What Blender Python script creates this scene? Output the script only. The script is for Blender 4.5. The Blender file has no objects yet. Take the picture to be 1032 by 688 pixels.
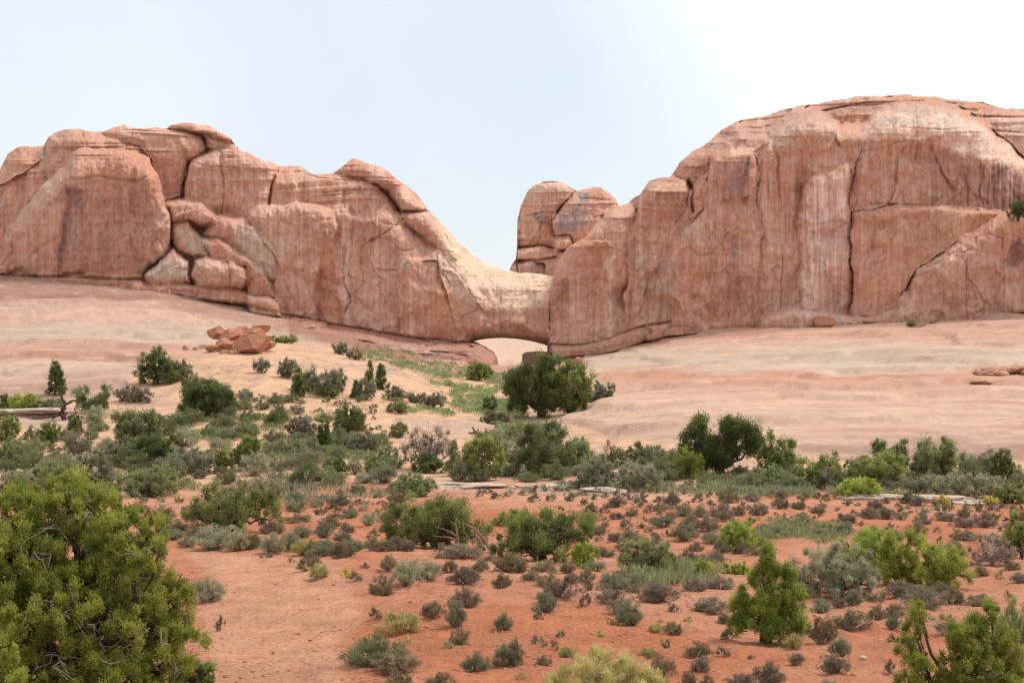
import bpy, math
import numpy as np
from mathutils import Vector
rad = math.radians
S = bpy.context.scene
COL = S.collection
# ---------------------------------------------------------------- camera, world, sun, exposure
CZ = 9.0            # camera height over the datum
F = 1418.0          # focal length in photo pixels (photo 1032 wide)
cam = bpy.data.objects.new('camera', bpy.data.cameras.new('camera'))
COL.objects.link(cam); S.camera = cam
cam.location = (0, 0, CZ); cam.rotation_euler = (rad(90), 0, 0)
cam.data.sensor_width = 36; cam.data.lens = 36 * F / 1032
cam.data.clip_start = 0.1; cam.data.clip_end = 6000
SUN_EL, SUN_AZ = 56, 62      # azimuth clockwise from +Y (view direction)
S.view_settings.view_transform = 'Standard'; S.view_settings.look = 'None'
S.view_settings.exposure = 0.24; S.view_settings.gamma = 1
S.view_settings.use_curve_mapping = False
W = bpy.data.worlds.new("World"); S.world = W; W.use_nodes = True
nt = W.node_tree; nt.nodes.clear()
def N(t, typ, **kw):
    n = t.nodes.new(typ)
    for k, v in kw.items(): setattr(n, k, v)
    return n
out = N(nt, 'ShaderNodeOutputWorld')
bgs = N(nt, 'ShaderNodeBackground'); bgc = N(nt, 'ShaderNodeBackground'); add = N(nt, 'ShaderNodeAddShader')
sky = N(nt, 'ShaderNodeTexSky', sky_type='NISHITA'); sky.sun_disc = False
sky.sun_elevation = rad(SUN_EL); sky.sun_rotation = rad(SUN_AZ)
nt.links.new(sky.outputs[0], bgs.inputs[0]); bgs.inputs[1].default_value = 0.05; bgs.inputs[0].default_value = (1,1,1,1)
tc = N(nt, 'ShaderNodeTexCoord'); 
dot = N(nt, 'ShaderNodeVectorMath', operation='DOT_PRODUCT')
g = Vector((0.40, 1, 0.46)).normalized(); dot.inputs[1].default_value = g
nt.links.new(tc.outputs['Generated'], dot.inputs[0])
mr = N(nt, 'ShaderNodeMapRange', interpolation_type='SMOOTHSTEP'); mr.inputs[1].default_value = math.cos(rad(23)); mr.inputs[2].default_value = math.cos(rad(3))
nt.links.new(dot.outputs['Value'], mr.inputs[0])
sep = N(nt, 'ShaderNodeSeparateXYZ'); nt.links.new(tc.outputs['Generated'], sep.inputs[0])
mz = N(nt, 'ShaderNodeMapRange'); mz.inputs[1].default_value = 0.02; mz.inputs[2].default_value = 0.45
nt.links.new(sep.outputs['Z'], mz.inputs[0])
cr = N(nt, 'ShaderNodeMix', data_type='RGBA'); cr.inputs[6].default_value = (0.48, 0.498, 0.545, 1); cr.inputs[7].default_value = (0.64, 0.63, 0.61, 1)
nt.links.new(mz.outputs[0], cr.inputs[0])
cl = N(nt, 'ShaderNodeTexNoise'); cl.inputs['Scale'].default_value = 2.6; cl.inputs['Detail'].default_value = 6; cl.inputs['Distortion'].default_value = .6
nt.links.new(tc.outputs['Generated'], cl.inputs['Vector'])
cm = N(nt, 'ShaderNodeMath', operation='MULTIPLY_ADD'); cm.inputs[1].default_value = 0.9; cm.inputs[2].default_value = -0.33
nt.links.new(cl.outputs['Fac'], cm.inputs[0])
ga = N(nt, 'ShaderNodeMath', operation='ADD', use_clamp=True)
nt.links.new(cm.outputs[0], ga.inputs[0]); nt.links.new(mr.outputs[0], ga.inputs[1])
c2 = N(nt, 'ShaderNodeMix', data_type='RGBA'); c2.inputs[7].default_value = (0.95, 0.90, 0.87, 1)
nt.links.new(ga.outputs[0], c2.inputs[0]); nt.links.new(cr.outputs[2], c2.inputs[6])
nt.links.new(c2.outputs[2], bgc.inputs[0]); bgc.inputs[1].default_value = 0.90
nt.links.new(bgs.outputs[0], add.inputs[0]); nt.links.new(bgc.outputs[0], add.inputs[1]); nt.links.new(add.outputs[0], out.inputs[0])
sl = bpy.data.lights.new('sun', 'SUN'); sl.energy = 2.4; sl.angle = rad(14); sl.color = (1, 0.95, 0.88)
sun = bpy.data.objects.new('sun', sl); COL.objects.link(sun)
sd = Vector((math.sin(rad(SUN_AZ)) * math.cos(rad(SUN_EL)), math.cos(rad(SUN_AZ)) * math.cos(rad(SUN_EL)), math.sin(rad(SUN_EL))))
sun.rotation_euler = sd.to_track_quat('Z', 'Y').to_euler(); sun.location = (30, 20, 60)
S.cycles.max_bounces = 5; S.cycles.diffuse_bounces = 3; S.cycles.glossy_bounces = 1; S.cycles.transmission_bounces = 2
S.cycles.use_denoising = True

# ---------------------------------------------------------------- numeric helpers
def _h(ix, iy, iz, seed):
    n = (ix * 374761393 + iy * 668265263 + iz * 2147483647 + seed * 144665) & 0xFFFFFFFF
    n = ((n ^ (n >> 13)) * 1274126177) & 0xFFFFFFFF
    n = ((n ^ (n >> 16)) * 2246822519) & 0xFFFFFFFF
    return ((n ^ (n >> 15)) & 0xFFFFFF) / float(0xFFFFFF)
def vnoise(x, y, z, seed=0):
    x, y, z = np.broadcast_arrays(x, y, z)
    fx = np.floor(x); fy = np.floor(y); fz = np.floor(z)
    ix = fx.astype(np.int64); iy = fy.astype(np.int64); iz = fz.astype(np.int64)
    u = x - fx; v = y - fy; w = z - fz
    u = u*u*u*(u*(u*6-15)+10); v = v*v*v*(v*(v*6-15)+10); w = w*w*w*(w*(w*6-15)+10)
    r = 0
    for a in (0, 1):
        for b in (0, 1):
            for c in (0, 1):
                r = r + _h(ix+a, iy+b, iz+c, seed) * (u if a else 1-u) * (v if b else 1-v) * (w if c else 1-w)
    return r * 2 - 1
def fbm(x, y, z, seed=0, octv=4, gain=0.5):
    r = 0; a = 1; s = 0
    for k in range(octv):
        r = r + a * vnoise(x * 2**k + 17.3*k, y * 2**k + 5.1*k, z * 2**k + 9.7*k, seed + k); s += a; a *= gain
    return r / s
def sst(a, b, x):
    t = np.clip((x - a) / (b - a), 0, 1); return t*t*(3-2*t)
def sdist(px, py, poly):
    """signed distance to a closed polygon (positive inside)"""
    P = np.array(poly, float); Q = np.roll(P, -1, 0)
    d = np.full(px.shape, 1e9); ins = np.zeros(px.shape, bool)
    for (x0, y0), (x1, y1) in zip(P, Q):
        ex, ey = x1-x0, y1-y0; L = ex*ex+ey*ey + 1e-9
        t = np.clip(((px-x0)*ex+(py-y0)*ey)/L, 0, 1)
        d = np.minimum(d, (px-x0-t*ex)**2+(py-y0-t*ey)**2)
        c = ((y0 > py) != (y1 > py))
        if ey != 0: ins ^= c & (px < (py-y0)*ex/ey + x0)
    d = np.sqrt(d); return np.where(ins, d, -d)
def ldist(px, py, line):
    d = np.full(px.shape, 1e9)
    for (x0, y0), (x1, y1) in zip(line[:-1], line[1:]):
        ex, ey = x1-x0, y1-y0; L = ex*ex+ey*ey + 1e-9
        t = np.clip(((px-x0)*ex+(py-y0)*ey)/L, 0, 1)
        d = np.minimum(d, (px-x0-t*ex)**2+(py-y0-t*ey)**2)
    return np.sqrt(d)

# ---------------------------------------------------------------- mesh / object helpers
def mesh_np(name, V, Q, mat, attrs=None, smooth=True, T=None):
    me = bpy.data.meshes.new(name)
    V = np.ascontiguousarray(V, np.float32); n = len(V)
    Q = np.zeros((0, 4), np.int32) if Q is None else np.asarray(Q, np.int32)
    T = np.zeros((0, 3), np.int32) if T is None else np.asarray(T, np.int32)
    me.vertices.add(n); me.vertices.foreach_set('co', V.ravel())
    li = np.concatenate([Q.ravel(), T.ravel()])
    me.loops.add(len(li)); me.loops.foreach_set('vertex_index', li)
    tot = np.concatenate([np.full(len(Q), 4), np.full(len(T), 3)]).astype(np.int32)
    me.polygons.add(len(tot)); me.polygons.foreach_set('loop_start', np.concatenate([[0], np.cumsum(tot)[:-1]]).astype(np.int32))
    me.polygons.foreach_set('loop_total', tot)
    if smooth: me.polygons.foreach_set('use_smooth', np.ones(len(tot), bool))
    for k, a in (attrs or {}).items():
        a = np.asarray(a, np.float32)
        if a.ndim == 1:
            at = me.attributes.new(k, 'FLOAT', 'POINT'); at.data.foreach_set('value', a)
        else:
            at = me.attributes.new(k, 'FLOAT_COLOR', 'POINT')
            at.data.foreach_set('color', np.concatenate([a, np.ones((n, 1), np.float32)], 1).ravel())
    me.update(calc_edges=True); me.materials.append(mat)
    return me
def link(name, me, parent=None):
    o = bpy.data.objects.new(name, me); COL.objects.link(o)
    if parent: o.parent = parent
    return o
def tag(o, label=None, cat=None, group=None, kind=None):
    if label: o['label'] = label
    if cat: o['category'] = cat
    if group: o['group'] = group
    if kind: o['kind'] = kind
    return o
def empty(name, loc):
    o = bpy.data.objects.new(name, None); COL.objects.link(o); o.location = loc; o.empty_display_size = 0.3
    return o
def tubes(paths, sides=5):
    """paths: list of (pts(n,3), radii(n)); open tubes with a closed tip"""
    VV = []; QQ = []; off = 0
    ang = np.arange(sides) * 2*np.pi/sides
    for P, R in paths:
        P = np.asarray(P, float); R = np.asarray(R, float); n = len(P)
        D = np.gradient(P, axis=0); D /= np.linalg.norm(D, axis=1)[:, None] + 1e-9
        up = np.where(np.abs(D[:, 2:3]) > 0.9, np.array([[1., 0, 0]]), np.array([[0, 0, 1.]]))
        A = np.cross(D, up); A /= np.linalg.norm(A, axis=1)[:, None] + 1e-9; B = np.cross(D, A)
        ring = P[:, None] + R[:, None, None]*(np.cos(ang)[None, :, None]*A[:, None] + np.sin(ang)[None, :, None]*B[:, None])
        VV.append(ring.reshape(-1, 3))
        i = np.arange(n-1)[:, None]*sides; j = np.arange(sides)[None]; k = (j+1) % sides
        QQ.append(np.stack([i+j, i+k, i+sides+k, i+sides+j], -1).reshape(-1, 4) + off); off += n*sides
    return np.concatenate(VV), np.concatenate(QQ)
def blades(C, D, L, Wd, rng):
    """kite-shaped leaves: centres, unit directions, lengths, widths"""
    n = len(C); R = rng.normal(size=(n, 3)); A = np.cross(D, R); A /= np.linalg.norm(A, axis=1)[:, None] + 1e-9
    L = np.broadcast_to(L, n)[:, None]; Wd = np.broadcast_to(Wd, n)[:, None]
    V = np.stack([C - D*L*.5, C + A*Wd*.5 - D*L*.02, C + D*L*.5, C - A*Wd*.5 + D*L*.08], 1).reshape(-1, 3)
    return V, np.arange(n*4).reshape(-1, 4)
def unit(rng, n):
    v = rng.normal(size=(n, 3)); return v/np.linalg.norm(v, axis=1)[:, None]

# ---------------------------------------------------------------- materials
def newmat(name, rough=0.95):
    m = bpy.data.materials.new(name); m.use_nodes = True; t = m.node_tree
    b = t.nodes['Principled BSDF']; b.inputs['Roughness'].default_value = rough
    b.inputs['Specular IOR Level'].default_value = 0.15
    return m, t, b
def rock_mat(name, scale=1.0, bump=0.5, base=None, streak=True, dist=0.12):
    m, t, b = newmat(name); L = t.links.new
    geo = N(t, 'ShaderNodeNewGeometry')
    n1 = N(t, 'ShaderNodeTexNoise'); n1.inputs['Scale'].default_value = 1.7*scale; n1.inputs['Detail'].default_value = 9; n1.inputs['Roughness'].default_value = 0.78
    L(geo.outputs['Position'], n1.inputs['Vector'])
    mp = N(t, 'ShaderNodeMapping'); mp.inputs['Scale'].default_value = (2.2*scale, 2.2*scale, 0.12*scale) if streak else (0.5*scale, 0.5*scale, 5*scale)
    L(geo.outputs['Position'], mp.inputs[0])
    n2 = N(t, 'ShaderNodeTexNoise'); n2.inputs['Scale'].default_value = 1; n2.inputs['Detail'].default_value = 6
    L(mp.outputs[0], n2.inputs['Vector'])
    ad = N(t, 'ShaderNodeMath', operation='ADD'); L(n1.outputs['Fac'], ad.inputs[0]); L(n2.outputs['Fac'], ad.inputs[1])
    r = N(t, 'ShaderNodeMapRange'); r.inputs[1].default_value = 0.7; r.inputs[2].default_value = 1.3; r.inputs[3].default_value = 0.70; r.inputs[4].default_value = 1.30
    L(ad.outputs[0], r.inputs[0])
    if base is None:
        at = N(t, 'ShaderNodeAttribute', attribute_name='alb'); src = at.outputs['Color']
    else:
        rg = N(t, 'ShaderNodeRGB'); rg.outputs[0].default_value = (*base, 1); src = rg.outputs[0]
    vm = N(t, 'ShaderNodeVectorMath', operation='SCALE'); L(src, vm.inputs[0]); L(r.outputs[0], vm.inputs['Scale'])
    L(vm.outputs[0], b.inputs['Base Color'])
    bp = N(t, 'ShaderNodeBump'); bp.inputs['Strength'].default_value = bump; bp.inputs['Distance'].default_value = dist
    L(ad.outputs[0], bp.inputs['Height']); L(bp.outputs[0], b.inputs['Normal'])
    return m
M_CLIFF = rock_mat('sandstone_cliff', 1.0, 0.6, dist=0.22)
M_BOULD = rock_mat('red_boulder_sandstone', 2.0, 0.7, (0.50, 0.235, 0.14), False)
M_BUTTE = rock_mat('butte_sandstone', 0.6, 0.9, dist=0.6)
M_HUMP = rock_mat('orange_hump_sandstone', 1.5, 0.8, (0.56, 0.30, 0.20), False)
M_PALE = rock_mat('pale_ledge_sandstone', 3.0, 0.6, (0.58, 0.44, 0.35), False)
M_DARKR = rock_mat('dark_brown_sandstone', 2.0, 0.7, (0.26, 0.13, 0.09), False)  # dark brown stone of the boulder in the arch opening
def ground_mat():
    m, t, b = newmat('desert_ground'); L = t.links.new
    geo = N(t, 'ShaderNodeNewGeometry'); at = N(t, 'ShaderNodeAttribute', attribute_name='alb'); rk = N(t, 'ShaderNodeAttribute', attribute_name='rock')
    n1 = N(t, 'ShaderNodeTexNoise'); n1.inputs['Scale'].default_value = 0.9; n1.inputs['Detail'].default_value = 10; n1.inputs['Roughness'].default_value = 0.75
    L(geo.outputs['Position'], n1.inputs['Vector'])
    n3 = N(t, 'ShaderNodeTexNoise'); n3.inputs['Scale'].default_value = 11; n3.inputs['Detail'].default_value = 5; n3.inputs['Roughness'].default_value = 0.7
    L(geo.outputs['Position'], n3.inputs['Vector'])
    ad = N(t, 'ShaderNodeMath', operation='ADD'); L(n1.outputs['Fac'], ad.inputs[0]); L(n3.outputs['Fac'], ad.inputs[1])
    r = N(t, 'ShaderNodeMapRange'); r.inputs[1].default_value = 0.72; r.inputs[2].default_value = 1.28; r.inputs[3].default_value = 0.60; r.inputs[4].default_value = 1.34
    L(ad.outputs[0], r.inputs[0])
    rr_ = N(t, 'ShaderNodeMapRange'); rr_.inputs[3].default_value = 1.0; rr_.inputs[4].default_value = 0.45; L(rk.outputs['Fac'], rr_.inputs[0])
    sb = N(t, 'ShaderNodeMath', operation='SUBTRACT'); sb.inputs[1].default_value = 1; L(r.outputs[0], sb.inputs[0])
    ma = N(t, 'ShaderNodeMath', operation='MULTIPLY_ADD'); ma.inputs[2].default_value = 1; L(sb.outputs[0], ma.inputs[0]); L(rr_.outputs[0], ma.inputs[1])
    vm = N(t, 'ShaderNodeVectorMath', operation='SCALE'); L(at.outputs['Color'], vm.inputs[0]); L(ma.outputs[0], vm.inputs['Scale'])
    L(vm.outputs[0], b.inputs['Base Color'])
    bp = N(t, 'ShaderNodeBump'); bp.inputs['Strength'].default_value = 0.9; bp.inputs['Distance'].default_value = 0.10
    L(ad.outputs[0], bp.inputs['Height']); L(bp.outputs[0], b.inputs['Normal'])
    return m
M_GROUND = ground_mat()
PAL = {  # leaf lo, leaf hi, twig
    'bright': ((0.146, 0.213, 0.041), (0.488, 0.549, 0.110), (0.20, 0.16, 0.13)),
    'mid': ((0.126, 0.180, 0.050), (0.396, 0.444, 0.144), (0.14, 0.11, 0.09)),
    'dark': ((0.074, 0.106, 0.041), (0.258, 0.306, 0.108), (0.09, 0.07, 0.055)),
    'olive': ((0.149, 0.184, 0.078), (0.385, 0.420, 0.190), (0.18, 0.15, 0.12)),
    'grey': ((0.155, 0.172, 0.098), (0.402, 0.402, 0.247), (0.20, 0.165, 0.14)),
    'silver': ((0.182, 0.191, 0.112), (0.447, 0.437, 0.282), (0.17, 0.145, 0.125)),
    'black': ((0.156, 0.130, 0.072), (0.444, 0.372, 0.216), (0.22, 0.165, 0.125)),
    'purple': ((0.155, 0.127, 0.090), (0.425, 0.351, 0.247), (0.23, 0.18, 0.155)),
    'sage': ((0.256, 0.255, 0.151), (0.587, 0.561, 0.360), (0.24, 0.20, 0.16)),
    'rabbit': ((0.308, 0.292, 0.098), (0.685, 0.619, 0.270), (0.28, 0.24, 0.17)),
    'yellow': ((0.456, 0.382, 0.054), (0.800, 0.731, 0.156), (0.28, 0.24, 0.12)),
    'broom': ((0.173, 0.226, 0.100), (0.410, 0.473, 0.221), (0.20, 0.19, 0.12)),
    'dead': ((0.239, 0.191, 0.147), (0.503, 0.411, 0.324), (0.28, 0.24, 0.215)),
}
def leaf_mat(k):
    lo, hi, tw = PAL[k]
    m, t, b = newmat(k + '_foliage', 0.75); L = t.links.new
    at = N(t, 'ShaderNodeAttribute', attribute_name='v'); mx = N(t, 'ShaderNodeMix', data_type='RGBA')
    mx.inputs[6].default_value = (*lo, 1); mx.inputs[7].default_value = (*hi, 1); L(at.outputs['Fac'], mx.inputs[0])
    oi = N(t, 'ShaderNodeObjectInfo'); hs = N(t, 'ShaderNodeHueSaturation')
    r = N(t, 'ShaderNodeMapRange'); r.inputs[3].default_value = 0.80; r.inputs[4].default_value = 1.22; L(oi.outputs['Random'], r.inputs[0])
    L(r.outputs[0], hs.inputs['Value']); L(mx.outputs[2], hs.inputs['Color'])
    m1 = N(t, 'ShaderNodeMath', operation='MULTIPLY'); m1.inputs[1].default_value = 7.31; L(oi.outputs['Random'], m1.inputs[0])
    m2 = N(t, 'ShaderNodeMath', operation='FRACT'); L(m1.outputs[0], m2.inputs[0])
    r2 = N(t, 'ShaderNodeMapRange'); r2.inputs[3].default_value = 0.485; r2.inputs[4].default_value = 0.512; L(m2.outputs[0], r2.inputs[0]); L(r2.outputs[0], hs.inputs['Hue'])
    L(hs.outputs[0], b.inputs['Base Color'])
    tr = N(t, 'ShaderNodeBsdfTranslucent'); ms = N(t, 'ShaderNodeMixShader'); ms.inputs[0].default_value = 0.42
    L(hs.outputs[0], tr.inputs['Color']); L(b.outputs[0], ms.inputs[1]); L(tr.outputs[0], ms.inputs[2])
    L(ms.outputs[0], t.nodes['Material Output'].inputs['Surface'])
    return m
def bark_mat(name, c):
    m, t, b = newmat(name, 0.9); L = t.links.new
    geo = N(t, 'ShaderNodeTexCoord'); mp = N(t, 'ShaderNodeMapping'); mp.inputs['Scale'].default_value = (22, 22, 3)
    L(geo.outputs['Object'], mp.inputs[0]); n = N(t, 'ShaderNodeTexNoise'); n.inputs['Detail'].default_value = 6; n.inputs['Scale'].default_value = 1; L(mp.outputs[0], n.inputs['Vector'])
    r = N(t, 'ShaderNodeMix', data_type='RGBA'); r.inputs[6].default_value = (c[0]*.5, c[1]*.5, c[2]*.5, 1); r.inputs[7].default_value = (c[0]*1.5, c[1]*1.5, c[2]*1.5, 1)
    L(n.outputs['Fac'], r.inputs[0]); L(r.outputs[2], b.inputs['Base Color'])
    bp = N(t, 'ShaderNodeBump'); bp.inputs['Distance'].default_value = 0.03; L(n.outputs['Fac'], bp.inputs['Height']); L(bp.outputs[0], b.inputs['Normal'])
    return m
M_LEAF = {k: leaf_mat(k) for k in PAL}
M_TWIG = {k: bark_mat(k + '_twig', PAL[k][2]) for k in PAL}
M_BARK = bark_mat('juniper_bark', (0.10, 0.065, 0.048))
M_DEAD = bark_mat('weathered_grey_wood', (0.30, 0.235, 0.195))
M_DRIFT = bark_mat('reddish_dead_wood', (0.30, 0.185, 0.14))

# ---------------------------------------------------------------- terrain
PXC = [-1500, -500, -150, 0, 86, 172, 258, 344, 430, 516, 602, 688, 774, 860, 946, 1032, 1250, 1700, 2600]
# depth : photo row at which the ground stands in each column
TAB = {
  20: [690, 690, 695, 698, 697, 695, 690, 686, 684, 686, 688, 690, 692, 694, 694, 692, 690, 690, 690],
  26: [632, 634, 640, 645, 644, 640, 634, 626, 622, 624, 628, 632, 636, 638, 638, 636, 634, 634, 634],
  33: [590, 592, 598, 600, 600, 596, 588, 578, 572, 576, 582, 588, 592, 594, 594, 590, 590, 590, 590],
  40: [560, 562, 566, 566, 566, 563, 560, 556, 553, 560, 566, 570, 572, 572, 570, 566, 566, 566, 566],
  50: [534, 536, 538, 538, 538, 538, 536, 540, 542, 546, 546, 546, 548, 546, 544, 544, 544, 544, 544],
  60: [512, 512, 514, 514, 516, 516, 516, 518, 518, 518, 516, 516, 518, 520, 522, 524, 524, 524, 524],
  70: [494, 494, 494, 494, 496, 498, 498, 498, 498, 497, 497, 498, 500, 504, 506, 508, 508, 508, 508],
  78: [476, 476, 476, 478, 480, 482, 484, 484, 484, 484, 484, 485, 488, 492, 496, 498, 498, 498, 498],
  86: [456, 456, 458, 460, 464, 468, 468, 468, 470, 470, 468, 466, 468, 474, 478, 480, 480, 480, 480],
  93: [442, 442, 442, 444, 448, 452, 450, 454, 458, 458, 452, 446, 446, 448, 450, 450, 450, 450, 450],
  100: [430, 430, 430, 430, 434, 436, 430, 438, 444, 446, 434, 424, 420, 422, 422, 422, 422, 422, 422],
  110: [408, 408, 408, 408, 410, 412, 400, 412, 424, 430, 415, 402, 400, 400, 400, 398, 398, 398, 398],
  120: [385, 385, 385, 385, 388, 388, 374, 388, 404, 414, 404, 390, 388, 386, 384, 380, 380, 380, 380],
  130: [362, 362, 362, 362, 364, 362, 354, 366, 386, 398, 392, 378, 374, 372, 368, 362, 362, 362, 362],
  140: [340, 340, 340, 340, 342, 342, 344, 355, 374, 384, 380, 366, 360, 358, 354, 346, 346, 346, 346],
  150: [318, 318, 318, 318, 322, 328, 336, 352, 369, 379, 370, 355, 348, 344, 340, 332, 332, 332, 332],
  160: [298, 298, 298, 298, 302, 312, 326, 347, 364, 377, 364, 347, 338, 334, 332, 322, 322, 322, 322],
  168: [282, 282, 282, 283, 287, 298, 316, 342, 361, 375, 361, 341, 331, 328, 328, 316, 316, 316, 316],
  176: [274, 274, 274, 275, 280, 290, 310, 337, 358, 374, 358, 337, 328, 326, 326, 313, 313, 313, 313],
  190: [272, 272, 272, 272, 276, 286, 306, 334, 360, 376, 360, 334, 326, 324, 324, 311, 311, 311, 311],
  215: [285, 285, 285, 290, 290, 300, 320, 335, 356, 367, 360, 338, 330, 330, 330, 325, 325, 325, 325],
  250: [300, 300, 300, 305, 305, 315, 325, 330, 334, 336, 336, 334, 332, 332, 332, 332, 332, 332, 332],
  330: [318, 318, 318, 318, 318, 322, 328, 330, 333, 334, 334, 334, 334, 334, 334, 334, 334, 334, 334],
  700: [337]*19, 3000: [341]*19,
}
TY = np.array(sorted(TAB)); TR = np.array([TAB[y] for y in TY], float)
TZ = CZ + (344 - TR) * TY[:, None] / F
TY = np.concatenate([[1.5, 8, 14], TY]); TZ = np.concatenate([np.full((3, 19), 0) + np.array([[5.0], [4.75], [4.5]]), TZ])
GP = np.arange(-1500, 2601, 20.0); GU = np.linspace(math.log(1.5), math.log(3000), 330)
tmp = np.stack([np.interp(GP, PXC, r) for r in TZ])
GZ = np.stack([np.interp(np.exp(GU), TY, tmp[:, j]) for j in range(len(GP))], 1)
for _ in range(3):
    p = np.pad(GZ, ((1, 1), (2, 2)), 'edge')
    GZ = (p[:-2, 2:-2] + 2*p[1:-1, 2:-2] + p[2:, 2:-2] + p[1:-1, 1:-3]*1.2 + p[1:-1, 3:-1]*1.2 + .5*p[1:-1, :-4] + .5*p[1:-1, 4:]) / 7.4
def gz0(X, Y):
    Y = np.maximum(Y, 1.6); px = 516 + X/Y*F
    a = np.clip((px - GP[0])/20, 0, len(GP)-1.001); b = np.clip((np.log(Y)-GU[0])/(GU[1]-GU[0]), 0, len(GU)-1.001)
    i = a.astype(int); j = b.astype(int); u = a-i; v = b-j
    return (GZ[j, i]*(1-u)+GZ[j, i+1]*u)*(1-v) + (GZ[j+1, i]*(1-u)+GZ[j+1, i+1]*u)*v
ROCKS = [
  [(430, 362), (566, 362), (575, 384), (440, 382)],  # polygons (photo px,row of the base surface) that are bare slickrock
  [(-1500, 250), (150, 250), (300, 280), (480, 320), (560, 320), (500, 372), (400, 366), (330, 350), (270, 338), (222, 344), (200, 358), (172, 366), (140, 376), (125, 394), (60, 402), (0, 408), (-1500, 412)],
  [(556, 320), (2600, 240), (2600, 462), (1032, 466), (940, 464), (860, 462), (790, 458), (720, 452), (640, 446), (590, 436), (566, 424), (590, 410), (622, 398), (600, 380), (586, 366), (500, 366), (500, 330)],
  [(395, 486), (480, 487), (560, 488), (640, 493), (640, 499), (540, 497), (460, 495), (395, 492)],
  [(-10, 416), (60, 414), (118, 424), (118, 430), (40, 430), (-10, 428)],
  [(395, 420), (470, 424), (520, 430), (470, 440), (400, 432)],
]
def rockmask(px, row, X, Y):
    w = fbm(X*.25, Y*.12, 0, 5, 3) * 6
    m = np.full(px.shape, -1e9)
    for p in ROCKS: m = np.maximum(m, sdist(px, row, p))
    return m + w*np.clip((row-300)/100, 0.2, 1)
def prow(Y, z): return 344 - (z-CZ)/Y*F
def gz(X, Y, detail=True):
    X = np.asarray(X, float); Y = np.maximum(np.asarray(Y, float), 1.6)
    z = gz0(X, Y); px = 516+X/Y*F; row = prow(Y, z)
    z = z + fbm(X*.09, Y*.09, 0, 1, 3)*.35*sst(15, 40, Y)*(1-sst(100, 120, Y)*.4)
    if detail:
        z = z + fbm(X*.5, Y*.5, 0, 11, 3)*.10 + fbm(X*2.2, Y*2.2, 0, 12, 3)*.05*(1-.7*sst(60, 90, Y)) + fbm(X*6, Y*6, 0, 13, 2)*.022*(1-sst(35, 50, Y))
        rk = sst(-1, 6, rockmask(px, row, X, Y)) * sst(55, 80, Y)
        wv = z*1.0 + fbm(X*.05, Y*.05, 0, 21, 3)*1.6
        saw = wv - np.floor(wv); saw = sst(0.0, .16, saw) - saw        # ledges: abrupt risers, gentle treads
        z = z + rk*(saw*.62*(.4+.6*sst(-.2, .3, fbm(X*.06, Y*.06, 3, 31, 2))) + fbm(X*.12, Y*.3, 0, 41, 4)*.35)
    return z
def hit(px, row):
    px = np.atleast_1d(np.asarray(px, float)); row = np.atleast_1d(np.asarray(row, float))
    Ys = np.exp(np.linspace(math.log(10), math.log(230), 500)); resY = np.full(len(px), np.nan)
    for s in range(0, len(px), 400):
        P = px[s:s+400, None]; Y = np.broadcast_to(Ys[None], (P.shape[0], 500)); X = (P-516)/F*Y
        pr = prow(Y, gz(X, Y, False)); ok = pr <= row[s:s+400, None]
        k = ok.argmax(1); k = np.where(ok.any(1), k, 400)
        resY[s:s+400] = Ys[k]
    X = (px-516)/F*resY
    return X, resY, gz(X, resY)

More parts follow.
